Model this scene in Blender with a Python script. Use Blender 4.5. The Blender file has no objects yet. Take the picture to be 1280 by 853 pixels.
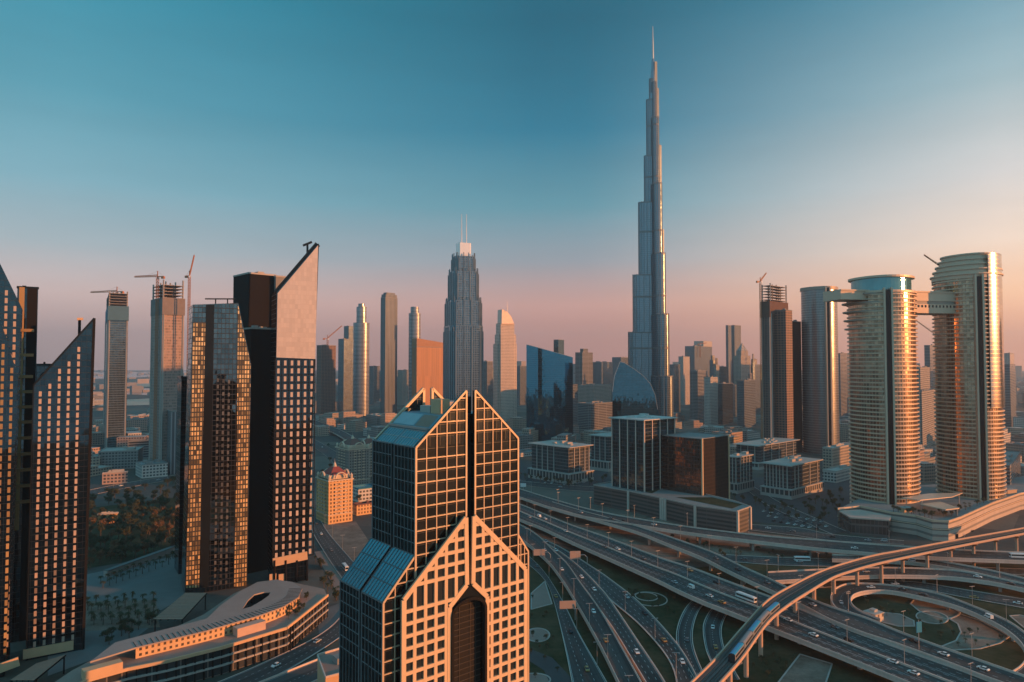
import bpy, bmesh, math, random
from math import sin, cos, radians as R, pi, sqrt, atan2, floor
from mathutils import Vector as V
rnd = random.Random(7)
S = bpy.context.scene
COL = S.collection

# ---------------------------------------------------------------- camera
H = 150.0                      # camera height above the ground
F = 853.0                      # focal length in pixels of a 1280 px wide picture
PIT = math.atan((455.0 - 426.5) / F)
cp, sp = cos(PIT), sin(PIT)
cam = bpy.data.cameras.new('camera')
cam.lens = 24.0; cam.sensor_width = 36.0; cam.clip_start = 1.0; cam.clip_end = 60000
cam_o = bpy.data.objects.new('camera', cam); COL.objects.link(cam_o)
cam_o.location = (0, 0, H); cam_o.rotation_euler = (pi / 2 + PIT, 0, 0)
S.camera = cam_o
# ---------------------------------------------------------------- sun, sky, exposure
SUN_AZ, SUN_EL = 105.0, 7.0
sd = V((sin(R(SUN_AZ)) * cos(R(SUN_EL)), cos(R(SUN_AZ)) * cos(R(SUN_EL)), sin(R(SUN_EL))))
sl = bpy.data.lights.new('sun', 'SUN'); sl.energy = 5.0; sl.angle = R(0.6); sl.color = (1.0, 0.37, 0.11)
so = bpy.data.objects.new('sun', sl); COL.objects.link(so)
so.rotation_euler = (-sd).to_track_quat('-Z', 'Y').to_euler()
vs = S.view_settings
vs.view_transform = 'Standard'; vs.look = 'None'; vs.exposure = 0.5; vs.gamma = 1.0; vs.use_curve_mapping = False
S.cycles.use_denoising = True
S.cycles.max_bounces = 5; S.cycles.diffuse_bounces = 2; S.cycles.glossy_bounces = 3
S.cycles.volume_bounces = 1; S.cycles.transmission_bounces = 2
S.cycles.sample_clamp_indirect = 4.0; S.cycles.sample_clamp_direct = 0.0
S.cycles.caustics_reflective = False; S.cycles.caustics_refractive = False

def lin(r, g, b):
    f = lambda c: (c / 255 / 12.92) if c <= 10 else ((c / 255 + 0.055) / 1.055) ** 2.4
    return (f(r), f(g), f(b), 1.0)

class NT:
    def __init__(s, nt): s.nt = nt; s.n = nt.nodes; s.l = nt.links
    def new(s, t, **kw):
        n = s.n.new(t)
        for k, v in kw.items(): setattr(n, k, v)
        return n
    def lk(s, a, b): s.l.new(a, b)
    def put(s, sock, v):
        if hasattr(v, 'is_output'): s.l.new(v, sock)
        else: sock.default_value = v
    def m(s, op, a, b=0.0, c=0.0, clamp=False):
        n = s.n.new('ShaderNodeMath'); n.operation = op; n.use_clamp = clamp
        s.put(n.inputs[0], a); s.put(n.inputs[1], b); s.put(n.inputs[2], c)
        return n.outputs[0]
    def mix(s, f, a, b, mode='MIX'):
        n = s.n.new('ShaderNodeMix'); n.data_type = 'RGBA'; n.blend_type = mode
        s.put(n.inputs[0], f); s.put(n.inputs[6], a); s.put(n.inputs[7], b)
        return n.outputs[2]
    def mixf(s, f, a, b):
        n = s.n.new('ShaderNodeMix'); n.data_type = 'FLOAT'
        s.put(n.inputs[0], f); s.put(n.inputs[2], a); s.put(n.inputs[3], b)
        return n.outputs[0]
    def ramp(s, f, stops, interp='EASE'):
        n = s.n.new('ShaderNodeValToRGB'); s.put(n.inputs[0], f)
        cr = n.color_ramp; cr.interpolation = interp
        while len(cr.elements) < len(stops): cr.elements.new(0.5)
        for e, (p, c) in zip(cr.elements, stops): e.position = p; e.color = c
        return n.outputs[0]
    def noise(s, scale, vec=None, detail=4.0, rough=0.55):
        n = s.n.new('ShaderNodeTexNoise'); n.inputs['Scale'].default_value = scale
        n.inputs['Detail'].default_value = detail; n.inputs['Roughness'].default_value = rough
        if vec is not None: s.lk(vec, n.inputs['Vector'])
        return n.outputs['Fac']

wd = bpy.data.worlds.new('World'); S.world = wd; wd.use_nodes = True
t = NT(wd.node_tree); t.n.clear()
tc = t.new('ShaderNodeTexCoord'); sx = t.new('ShaderNodeSeparateXYZ'); t.lk(tc.outputs['Generated'], sx.inputs[0])
el = t.m('MULTIPLY', t.m('ARCSINE', sx.outputs['Z']), 180 / pi)
az = t.m('MULTIPLY', t.m('ARCTAN2', sx.outputs['X'], sx.outputs['Y']), 180 / pi)
e01 = t.m('DIVIDE', el, 60.0, clamp=True)          # 0..60 degrees of elevation
d = lambda x: x / 60.0
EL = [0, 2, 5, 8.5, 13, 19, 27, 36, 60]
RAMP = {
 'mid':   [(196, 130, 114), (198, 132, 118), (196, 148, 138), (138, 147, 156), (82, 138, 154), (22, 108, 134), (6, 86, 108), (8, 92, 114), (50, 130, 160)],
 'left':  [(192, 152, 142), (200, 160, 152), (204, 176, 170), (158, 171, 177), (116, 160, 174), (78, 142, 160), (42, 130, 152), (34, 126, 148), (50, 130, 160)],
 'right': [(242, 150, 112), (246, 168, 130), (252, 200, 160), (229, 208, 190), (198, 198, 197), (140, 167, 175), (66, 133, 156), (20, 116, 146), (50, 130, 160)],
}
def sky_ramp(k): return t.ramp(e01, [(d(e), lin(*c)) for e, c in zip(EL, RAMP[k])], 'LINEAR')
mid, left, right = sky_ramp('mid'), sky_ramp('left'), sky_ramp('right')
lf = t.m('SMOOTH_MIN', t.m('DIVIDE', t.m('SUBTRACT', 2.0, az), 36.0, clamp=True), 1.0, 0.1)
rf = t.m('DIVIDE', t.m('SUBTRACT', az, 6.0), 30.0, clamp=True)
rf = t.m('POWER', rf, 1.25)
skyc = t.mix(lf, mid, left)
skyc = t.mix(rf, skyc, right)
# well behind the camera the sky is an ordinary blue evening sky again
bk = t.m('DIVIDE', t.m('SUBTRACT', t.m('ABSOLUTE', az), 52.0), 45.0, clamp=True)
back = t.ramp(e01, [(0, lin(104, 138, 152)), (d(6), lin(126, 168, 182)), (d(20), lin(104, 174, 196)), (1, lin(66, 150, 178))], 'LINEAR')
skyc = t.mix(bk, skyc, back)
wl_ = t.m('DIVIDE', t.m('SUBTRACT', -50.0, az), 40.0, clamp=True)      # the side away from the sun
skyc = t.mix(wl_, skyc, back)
mpw = t.new('ShaderNodeMapping'); mpw.inputs['Scale'].default_value = (1.6, 1.6, 11.0); mpw.inputs['Rotation'].default_value = (0.06, 0.04, 0); t.lk(tc.outputs['Generated'], mpw.inputs[0])
cl_ = t.m('ADD', t.m('MULTIPLY', t.m('SUBTRACT', t.noise(1.7, mpw.outputs[0], 7, .6), .5), .22), 1.0)    # thin uneven dust layers
vsk = t.new('ShaderNodeVectorMath', operation='SCALE'); t.lk(skyc, vsk.inputs[0]); t.put(vsk.inputs[3], cl_); skyc = vsk.outputs[0]
sky = t.new('ShaderNodeTexSky', sky_type='NISHITA'); sky.sun_disc = False
sky.sun_elevation = R(SUN_EL); sky.sun_rotation = R(SUN_AZ); sky.altitude = 100; sky.dust_density = 2.0
b1 = t.new('ShaderNodeBackground'); t.lk(sky.outputs[0], b1.inputs[0]); b1.inputs[1].default_value = 0.05
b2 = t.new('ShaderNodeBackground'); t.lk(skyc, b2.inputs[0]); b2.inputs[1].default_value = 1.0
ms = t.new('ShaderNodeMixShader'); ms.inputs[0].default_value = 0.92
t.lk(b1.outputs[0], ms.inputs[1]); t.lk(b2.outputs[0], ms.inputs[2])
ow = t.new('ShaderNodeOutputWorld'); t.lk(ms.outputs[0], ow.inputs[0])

# ---------------------------------------------------------------- picture <-> place helpers
def ray(x, y):
    a = (x - 640) / F; b = (426.5 - y) / F
    return V((a, cp - b * sp, sp + b * cp))
O = V((0, 0, H))
def G(x, y, z=0.0):
    r = ray(x, y); return O + r * ((z - H) / r.z)
def W(x, y, Y):
    r = ray(x, y); return O + r * (Y / r.y)
def onplane(x, y, P, n):
    r = ray(x, y); return O + r * ((P - O).dot(n) / r.dot(n))
def hdir(a):
    return V((sin(R(a)), cos(R(a)), 0))
UP = V((0, 0, 1))

# ---------------------------------------------------------------- materials
MATS = {}
def mat(name, col, rough=0.7, metal=0.0, var=0.25, scale=0.15, spec=0.4, streak=0.0, bump=0.0):
    if name in MATS: return MATS[name]
    m = bpy.data.materials.new(name); m.use_nodes = True; k = NT(m.node_tree)
    b = k.n['Principled BSDF']
    tc = k.new('ShaderNodeTexCoord'); ob = tc.outputs['Object']
    n1 = k.noise(scale, ob, 5.0, 0.6)
    f = k.m('ADD', k.m('MULTIPLY', k.m('SUBTRACT', n1, 0.5), var * 2), 1.0)
    if streak:
        mp = k.new('ShaderNodeMapping'); mp.inputs['Scale'].default_value = (1.2, 1.2, 0.04); k.lk(ob, mp.inputs[0])
        n2 = k.noise(0.8, mp.outputs[0], 3.0)
        f = k.m('MULTIPLY', f, k.m('ADD', k.m('MULTIPLY', k.m('SUBTRACT', n2, 0.5), streak * 2), 1.0))
    c = k.mix(1.0, (*col[:3], 1), k.mix(0.0, f, f), 'MULTIPLY')
    vm = k.new('ShaderNodeVectorMath', operation='SCALE'); vm.inputs[0].default_value = col[:3]; k.put(vm.inputs[3], f)
    k.lk(vm.outputs[0], b.inputs['Base Color'])
    b.inputs['Roughness'].default_value = rough; b.inputs['Metallic'].default_value = metal
    b.inputs['Specular IOR Level'].default_value = spec
    if bump:
        bp = k.new('ShaderNodeBump'); bp.inputs['Strength'].default_value = bump; bp.inputs['Distance'].default_value = 0.3
        k.lk(k.noise(scale * 6, ob), bp.inputs['Height']); k.lk(bp.outputs[0], b.inputs['Normal'])
    if 'window' in name or name == 'gold_panel':      # panes differ a little from one another
        oi = k.new('ShaderNodeObjectInfo'); wf_ = k.m('ADD', k.m('MULTIPLY', k.m('POWER', oi.outputs['Random'], .6), .75), .4)
        v2 = k.new('ShaderNodeVectorMath', operation='SCALE'); k.lk(vm.outputs[0], v2.inputs[0]); k.put(v2.inputs[3], wf_); k.lk(v2.outputs[0], b.inputs['Base Color'])
    MATS[name] = m; return m

def facade(name, wall, glass, du, dv, mu, mv, g_rough=0.12, g_metal=0.7, w_rough=0.6, w_metal=0.0, jit=0.35, tilt=0.012, wvar=0.2, blinds=0.0, spec=0.5):
    """window grid laid in metres over the wall's own UVs: wall strips round glass cells"""
    if name in MATS: return MATS[name]
    m = bpy.data.materials.new(name); m.use_nodes = True; k = NT(m.node_tree)
    b = k.n['Principled BSDF']
    uv = k.new('ShaderNodeUVMap'); s = k.new('ShaderNodeSeparateXYZ'); k.lk(uv.outputs[0], s.inputs[0])
    u = k.m('DIVIDE', s.outputs[0], du); v = k.m('DIVIDE', s.outputs[1], dv)
    fu = k.m('FRACT', u); fv = k.m('FRACT', v)
    mask = k.m('MULTIPLY', k.m('GREATER_THAN', fu, mu), k.m('GREATER_THAN', fv, mv))
    cb = k.new('ShaderNodeCombineXYZ'); k.lk(k.m('FLOOR', u), cb.inputs[0]); k.lk(k.m('FLOOR', v), cb.inputs[1])
    wn = k.new('ShaderNodeTexWhiteNoise', noise_dimensions='2D'); k.lk(cb.outputs[0], wn.inputs['Vector'])
    rv = wn.outputs['Value']
    tc = k.new('ShaderNodeTexCoord'); ob = tc.outputs['Object']
    mp = k.new('ShaderNodeMapping'); mp.inputs['Scale'].default_value = (1, 1, 0.12); k.lk(ob, mp.inputs[0])
    nz = k.noise(0.12, mp.outputs[0], 5.0, 0.6)
    wf = k.m('ADD', k.m('MULTIPLY', k.m('SUBTRACT', nz, 0.5), wvar * 2), 1.0)
    vw = k.new('ShaderNodeVectorMath', operation='SCALE'); vw.inputs[0].default_value = wall[:3]; k.put(vw.inputs[3], wf)
    gf = k.m('ADD', k.m('MULTIPLY', k.m('SUBTRACT', rv, 0.5), jit * 2), 1.0)
    vg = k.new('ShaderNodeVectorMath', operation='SCALE'); vg.inputs[0].default_value = glass[:3]; k.put(vg.inputs[3], gf)
    gcol = vg.outputs[0]; gm = g_metal
    if blinds:
        isb = k.m('GREATER_THAN', rv, 1.0 - blinds)
        gcol = k.mix(isb, gcol, (0.3, 0.27, 0.23, 1)); gm = k.m('MULTIPLY', k.m('SUBTRACT', 1.0, isb), g_metal)
    k.lk(k.mix(mask, vw.outputs[0], gcol), b.inputs['Base Color'])
    b.inputs['Specular IOR Level'].default_value = spec
    k.lk(k.mixf(mask, w_metal, gm), b.inputs['Metallic'])
    k.lk(k.mixf(mask, w_rough, g_rough), b.inputs['Roughness'])
    if tilt:
        ge = k.new('ShaderNodeNewGeometry')
        sb = k.new('ShaderNodeVectorMath', operation='SUBTRACT'); k.lk(wn.outputs['Color'], sb.inputs[0]); sb.inputs[1].default_value = (.5, .5, .5)
        sc = k.new('ShaderNodeVectorMath', operation='SCALE'); k.lk(sb.outputs[0], sc.inputs[0]); k.put(sc.inputs[3], k.m('MULTIPLY', mask, tilt * 2))
        wv = k.new('ShaderNodeTexNoise'); wv.inputs['Scale'].default_value = 0.09; k.lk(ob, wv.inputs['Vector'])
        sb2 = k.new('ShaderNodeVectorMath', operation='SUBTRACT'); k.lk(wv.outputs['Color'], sb2.inputs[0]); sb2.inputs[1].default_value = (.5, .5, .5)
        sc2 = k.new('ShaderNodeVectorMath', operation='SCALE'); k.lk(sb2.outputs[0], sc2.inputs[0]); k.put(sc2.inputs[3], k.m('MULTIPLY', mask, tilt * 4))
        a1 = k.new('ShaderNodeVectorMath', operation='ADD'); k.lk(ge.outputs['Normal'], a1.inputs[0]); k.lk(sc.outputs[0], a1.inputs[1])
        a2 = k.new('ShaderNodeVectorMath', operation='ADD'); k.lk(a1.outputs[0], a2.inputs[0]); k.lk(sc2.outputs[0], a2.inputs[1])
        nn = k.new('ShaderNodeVectorMath', operation='NORMALIZE'); k.lk(a2.outputs[0], nn.inputs[0])
        k.lk(nn.outputs[0], b.inputs['Normal'])
    MATS[name] = m; return m


M_stone = mat('tan_stone', (0.60, 0.42, 0.26), 0.65, 0, 0.12, 0.2, 0.3, 0.12)
M_frame = mat('bronze_frame', (0.50, 0.36, 0.24), 0.45, 0.1, 0.1, 0.3)
M_concrete = mat('concrete', (0.36, 0.32, 0.29), 0.85, 0, 0.2, 0.08, 0.2, 0.2)
M_rail = mat('parapet_concrete', (0.60, 0.47, 0.40), 0.8, 0, 0.22, 0.07, 0.2, 0.15)
M_asphalt = mat('asphalt', (0.046, 0.046, 0.046), 0.75, 0, 0.35, 0.06, 0.35)
M_asphalt2 = mat('worn_asphalt', (0.06, 0.062, 0.064), 0.8, 0, 0.35, 0.05, 0.3)
def worn(name, col):
    m = bpy.data.materials.new(name); m.use_nodes = True; k = NT(m.node_tree); b = k.n['Principled BSDF']
    uv = k.new('ShaderNodeUVMap'); sp_ = k.new('ShaderNodeSeparateXYZ'); k.lk(uv.outputs[0], sp_.inputs[0]); ge = k.new('ShaderNodeNewGeometry')
    wave = k.m('MULTIPLY', k.m('COSINE', k.m('MULTIPLY', sp_.outputs[0], 2 * pi / 1.85)), .10)
    mp = k.new('ShaderNodeMapping'); mp.inputs['Scale'].default_value = (.55, .02, 1); k.lk(uv.outputs[0], mp.inputs[0])
    st = k.m('MULTIPLY', k.m('SUBTRACT', k.noise(1.0, mp.outputs[0], 5), .5), 1.1)
    big = k.m('MULTIPLY', k.m('SUBTRACT', k.noise(.02, ge.outputs['Position'], 4), .5), .9)
    cb = k.new('ShaderNodeCombineXYZ'); k.lk(k.m('FLOOR', k.m('DIVIDE', sp_.outputs[0], 3.7)), cb.inputs[0]); k.lk(k.m('FLOOR', k.m('DIVIDE', sp_.outputs[1], 55.0)), cb.inputs[1])
    wn = k.new('ShaderNodeTexWhiteNoise', noise_dimensions='2D'); k.lk(cb.outputs[0], wn.inputs['Vector'])
    pt = k.m('MULTIPLY', k.m('SUBTRACT', wn.outputs['Value'], .5), .5)
    jt = k.m('MULTIPLY', k.m('LESS_THAN', k.m('FRACT', k.m('DIVIDE', sp_.outputs[1], 36.0)), .018), -.45)
    f = k.m('ADD', k.m('ADD', k.m('ADD', 1.0, wave), k.m('ADD', st, big)), k.m('ADD', pt, jt)); f = k.m('MAXIMUM', f, .35)
    vm = k.new('ShaderNodeVectorMath', operation='SCALE'); vm.inputs[0].default_value = col; k.put(vm.inputs[3], f); k.lk(vm.outputs[0], b.inputs['Base Color'])
    b.inputs['Roughness'].default_value = .72; b.inputs['Specular IOR Level'].default_value = .3; MATS[name] = m; return m
M_asphalt = worn('worn_lanes', (.055, .053, .051))
def patchy(name, c1, c2, sc, rough=.95):
    m = bpy.data.materials.new(name); m.use_nodes = True; k = NT(m.node_tree); b = k.n['Principled BSDF']; ge = k.new('ShaderNodeNewGeometry')
    n1 = k.noise(sc, ge.outputs['Position'], 6, .65); n2 = k.noise(sc * 9, ge.outputs['Position'], 4, .6)
    c = k.ramp(k.m('ADD', k.m('MULTIPLY', n1, .75), k.m('MULTIPLY', n2, .25)), [(.38, c1), (.5, tuple((a_ + b_) / 2 for a_, b_ in zip(c1, c2))), (.62, c2)], 'LINEAR')
    k.lk(c, b.inputs['Base Color']); b.inputs['Roughness'].default_value = rough; b.inputs['Specular IOR Level'].default_value = .1; MATS[name] = m; return m
M_paint = mat('road_paint', (0.42, 0.42, 0.42), 0.7, 0, 0.25, 0.5)
M_paving = mat('pale_paving', (0.17, 0.165, 0.16), 0.85, 0, 0.25, 0.06, 0.2)
M_pink = mat('pink_paving', (0.30, 0.20, 0.165), 0.85, 0, 0.25, 0.08, 0.2)
M_roof = mat('grey_roof', (0.24, 0.23, 0.22), 0.85, 0, 0.3, 0.08, 0.2)
M_roof2 = mat('pale_roof', (0.42, 0.37, 0.33), 0.85, 0, 0.28, 0.08, 0.2)
M_dark = mat('dark_panel', (0.012, 0.014, 0.016), 0.08, 0, 0.2, 0.1, 0.2)
M_brown = mat('dark_brown_panel', (0.016, 0.014, 0.0135), 0.8, 0, 0.15, 0.08, 0.06)
M_white = mat('white_paint', (0.72, 0.70, 0.68), 0.45, 0, 0.08, 0.3)
M_steel = mat('steel', (0.45, 0.42, 0.40), 0.4, 0.6, 0.15, 0.3)
M_crane = mat('crane_paint', (0.40, 0.16, 0.07), 0.6, 0, 0.15, 0.3)
M_tglass = mat('teal_roof_glass', (0.08, 0.28, 0.35), 0.15, 0.35, 0.12, 0.3)
M_dglass = mat('dark_glass', (0.05, 0.06, 0.066), 0.07, 0.55, 0.2, 0.1)
M_tyre = mat('rubber', (0.02, 0.02, 0.02), 0.9, 0, 0.1, 1)
M_wood = mat('pergola_timber', (0.36, 0.22, 0.16), 0.7, 0, 0.2, 0.4)
M_ochre = mat('ochre_wall', (0.58, 0.36, 0.21), 0.8, 0, 0.12, 0.2)
M_pool = mat('pool_water', (0.03, 0.16, 0.24), 0.05, 0, 0.1, 0.3)
M_lawn = patchy('patchy_lawn', (.022, .034, .014, 1), (.085, .07, .04, 1), .035)
M_soil = patchy('raked_soil', (.15, .105, .08, 1), (.29, .21, .165, 1), .06)
M_bark = mat('bark', (0.10, 0.07, 0.05), 0.9, 0, 0.2, 2)
M_leafA = mat('leaf_olive', (0.055, 0.06, 0.032), 0.8, 0, 0.5, 0.35, 0.15)
M_leafB = mat('leaf_brown_green', (0.15, 0.085, 0.045), 0.8, 0, 0.5, 0.35, 0.15)
M_leafP = mat('palm_frond', (0.06, 0.06, 0.03), 0.8, 0, 0.4, 0.5, 0.15)

# ---------------------------------------------------------------- mesh builder
ORG = {}
class MB:
    def __init__(s): s.v = []; s.f = []; s.uv = []; s.mi = []
    def face(s, pts, uvs=None, m=0):
        i = len(s.v); s.v += [V(p) for p in pts]; s.f.append(tuple(range(i, i + len(pts))))
        s.uv.append(uvs or [(p[0], p[1]) for p in pts]); s.mi.append(m)
    def quadv(s, a, b, z0, z1, u0=0.0, m=0):
        """upright wall from a to b with metre UVs"""
        L = (V(b[:2]) - V(a[:2])).length
        za0, zb0 = (z0, z0) if not isinstance(z0, tuple) else z0
        za1, zb1 = (z1, z1) if not isinstance(z1, tuple) else z1
        s.face([(a[0], a[1], za0), (b[0], b[1], zb0), (b[0], b[1], zb1), (a[0], a[1], za1)],
               [(u0, za0), (u0 + L, zb0), (u0 + L, zb1), (u0, za1)], m)
        return u0 + L
    def prism(s, poly, z0, z1, m=0, mt=None, top=True, bottom=False, u0=0.0):
        """poly counter-clockwise seen from above"""
        ar = sum(poly[i][0] * poly[(i + 1) % len(poly)][1] - poly[(i + 1) % len(poly)][0] * poly[i][1] for i in range(len(poly)))
        if ar < 0: poly = poly[::-1]
        zf = z1 if callable(z1) else (lambda p: z1)
        u = u0
        for i in range(len(poly)):
            a, b = poly[i], poly[(i + 1) % len(poly)]
            u = s.quadv(a, b, z0, (zf(a), zf(b)), u, m)
        if top: s.face([(p[0], p[1], zf(p)) for p in poly], None, m if mt is None else mt)
        if bottom: s.face([(p[0], p[1], z0) for p in reversed(poly)], None, m if mt is None else mt)
    def bar(s, a, b, w, h, m=0, up=UP):
        """box along a-b, w across, h along up"""
        a = V(a); b = V(b); dd = (b - a)
        if dd.length < 1e-6: return
        dn = dd.normalized(); x = dn.cross(up)
        if x.length < 1e-4: x = dn.cross(V((1, 0, 0)))
        x.normalize(); y = x.cross(dn).normalized()
        x *= w / 2; y *= h / 2
        p = [a - x - y, a + x - y, a + x + y, a - x + y]; q = [c + dd for c in p]
        L = dd.length
        for i in range(4):
            j = (i + 1) % 4
            s.face([p[i], p[j], q[j], q[i]], [(0, 0), (w, 0), (w, L), (0, L)], m)
        s.face(p[::-1], None, m); s.face(q, None, m)
    def box(s, c, u, lu, lw, z0, z1, m=0, mt=None, bottom=True):
        """block centred at c, lu along u, lw across"""
        u = V((u[0], u[1], 0)).normalized(); w = V((-u.y, u.x, 0)); c = V((c[0], c[1], 0))
        P = [c - u * lu / 2 - w * lw / 2, c + u * lu / 2 - w * lw / 2, c + u * lu / 2 + w * lw / 2, c - u * lu / 2 + w * lw / 2]
        s.prism([(p.x, p.y) for p in P], z0, z1, m, mt, True, bottom)
    def cyl(s, c, r0, r1, z0, z1, n=12, m=0, cap=True):
        A = [V((c[0] + r0 * cos(2 * pi * i / n), c[1] + r0 * sin(2 * pi * i / n), z0)) for i in range(n)]
        B = [V((c[0] + r1 * cos(2 * pi * i / n), c[1] + r1 * sin(2 * pi * i / n), z1)) for i in range(n)]
        for i in range(n):
            j = (i + 1) % n; l = 2 * pi * r0 / n
            s.face([A[i], A[j], B[j], B[i]], [(i * l, z0), (i * l + l, z0), (i * l + l, z1), (i * l, z1)], m)
        if cap: s.face(B, None, m); s.face(A[::-1], None, m)
    def tube(s, a, b, r0, r1=None, n=6, m=0):
        a = V(a); b = V(b); r1 = r0 if r1 is None else r1
        dn = (b - a).normalized(); x = dn.orthogonal().normalized(); y = dn.cross(x)
        A = [a + (x * cos(2 * pi * i / n) + y * sin(2 * pi * i / n)) * r0 for i in range(n)]
        B = [b + (x * cos(2 * pi * i / n) + y * sin(2 * pi * i / n)) * r1 for i in range(n)]
        for i in range(n):
            j = (i + 1) % n; s.face([A[i], A[j], B[j], B[i]], None, m)
        s.face(A[::-1], None, m); s.face(B, None, m)
    def extrude(s, pts, off, m=0, back=True):
        """flat outline pts pushed by off; pts wound so that the normal is opposite to off"""
        off = V(off); pts = [V(p) for p in pts]; q = [p + off for p in pts]
        h = (pts[1] - pts[0]); hh = V((h.x, h.y, 0)); 
        ax = V((-off.y, off.x, 0)).normalized() if abs(off.z) < 1e-6 else V((1, 0, 0))
        s.face(pts, [(p.dot(ax), p.z) for p in pts], m)
        if back: s.face(q[::-1], [(-p.dot(ax), p.z) for p in q[::-1]], m)
        on = off.normalized()
        for i in range(len(pts)):
            j = (i + 1) % len(pts)
            s.face([pts[j], pts[i], q[i], q[j]], [(0, pts[j].z), (0, pts[i].z), (off.length, pts[i].z), (off.length, pts[j].z)], m)
    def build(s, name, mats, parent=None, smooth=False, org=None):
        me = bpy.data.meshes.new(name)
        base = V((0, 0, 0))
        if parent is not None: base = ORG[parent.name]
        elif org is not None: base = V(org)
        me.from_pydata([tuple(p - base) for p in s.v], [], s.f)
        ul = me.uv_layers.new(name='UVMap')
        flat = [c for uvs in s.uv for q in uvs for c in (q[0], q[1])]
        ul.data.foreach_set('uv', flat)
        for mm in (mats if isinstance(mats, (list, tuple)) else [mats]): me.materials.append(mm)
        me.polygons.foreach_set('material_index', s.mi)
        if smooth: me.polygons.foreach_set('use_smooth', [True] * len(s.f))
        me.update()
        o = bpy.data.objects.new(name, me); COL.objects.link(o)
        if parent is not None: o.parent = parent; ORG[o.name] = ORG[parent.name]
        else: o.location = base; ORG[o.name] = base
        return o

def tag(o, label, cat, group=None):
    o['label'] = label; o['category'] = cat
    if group: o['group'] = group
    return o
def thing(name, label, cat, loc, group=None):
    o = bpy.data.objects.new(name, None); COL.objects.link(o); o.location = V(loc); ORG[o.name] = V(loc)
    o.empty_display_size = 1.0
    return tag(o, label, cat, group)
def struct(mb, name, mats, kind='structure'):
    o = mb.build(name, mats); o['kind'] = kind; return o
def kids(o): return [c for c in bpy.data.objects if c.parent == o]
def dup(root, loc, rz, label, cat, group, ch):
    r = root.copy(); COL.objects.link(r); r.location = loc; r.rotation_euler = (0, 0, rz); tag(r, label, cat, group)
    for c in ch:
        k = c.copy(); COL.objects.link(k); k.parent = r
    return r

def poly_iv(poly, axis, val):
    """intervals where the line axis=val lies inside the 2D polygon"""
    o = 1 - axis; xs = []
    for i in range(len(poly)):
        a, b = poly[i], poly[(i + 1) % len(poly)]
        if (a[axis] - val) * (b[axis] - val) < 0:
            k = (val - a[axis]) / (b[axis] - a[axis]); xs.append(a[o] + k * (b[o] - a[o]))
    xs.sort(); return [(xs[i], xs[i + 1]) for i in range(0, len(xs) - 1, 2)]
def grid_bars(mb, poly, O3, u, n, us, zs, wu, wz, dep, off=0.0, frame=None, m=0):
    P = lambda q, k: O3 + u * q[0] + UP * (q[1] - O3.z) + n * k
    for x in us:
        for a, b in poly_iv(poly, 0, x):
            mb.bar(P((x, a), off + dep / 2), P((x, b), off + dep / 2), wu, dep, m, n)
    for z in zs:
        for a, b in poly_iv(poly, 1, z):
            mb.bar(P((a, z), off + dep / 2 - .02), P((b, z), off + dep / 2 - .02), wz, dep, m, n)
    if frame:
        for i in range(len(poly)):
            mb.bar(P(poly[i], off + dep / 2 + .06), P(poly[(i + 1) % len(poly)], off + dep / 2 + .06), frame, dep + .05 + .01 * (i % 3), m, n)
def frange(a, b, st):
    out = []; x = a
    while x < b: out.append(x); x += st
    return out

# ---------------------------------------------------------------- ground
def ground_mat():
    m = bpy.data.materials.new('city_ground'); m.use_nodes = True; k = NT(m.node_tree); b = k.n['Principled BSDF']
    ge = k.new('ShaderNodeNewGeometry'); ps = ge.outputs['Position']
    n1 = k.noise(0.004, ps, 6, 0.6); n2 = k.noise(0.03, ps, 6, 0.65); n3 = k.noise(0.25, ps, 4)
    mp = k.new('ShaderNodeMapping'); mp.inputs['Rotation'].default_value = (0, 0, R(40)); k.lk(ps, mp.inputs[0])
    vo = k.new('ShaderNodeTexVoronoi'); vo.distance = 'CHEBYCHEV'; vo.inputs['Scale'].default_value = 0.011; k.lk(mp.outputs[0], vo.inputs['Vector'])
    sep = k.new('ShaderNodeSeparateColor'); k.lk(vo.outputs['Color'], sep.inputs[0])
    base = k.ramp(n2, [(0.3, (0.07, 0.066, 0.06, 1)), (0.5, (0.14, 0.12, 0.1, 1)), (0.7, (0.24, 0.19, 0.15, 1))])
    blk = k.ramp(sep.outputs[0], [(0.0, (0.06, 0.06, 0.058, 1)), (0.35, (0.10, 0.09, 0.08, 1)), (0.6, (0.2, 0.165, 0.13, 1)), (0.8, (0.04, 0.05, 0.03, 1)), (1.0, (0.3, 0.25, 0.2, 1))], 'CONSTANT')
    c = k.mix(0.55, base, blk)
    c = k.mix(k.m('MULTIPLY', n3, 0.5), c, (0.05, 0.05, 0.05, 1))
    edge = k.m('GREATER_THAN', vo.outputs['Distance'], 0.47)
    k.lk(c, b.inputs['Base Color']); b.inputs['Roughness'].default_value = 0.9; b.inputs['Specular IOR Level'].default_value = 0.15
    return m
g = MB(); g.face([(-11000, -600, 0), (11000, -600, 0), (11000, 15500, 0), (-11000, 15500, 0)])
struct(g, 'ground', ground_mat())

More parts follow.
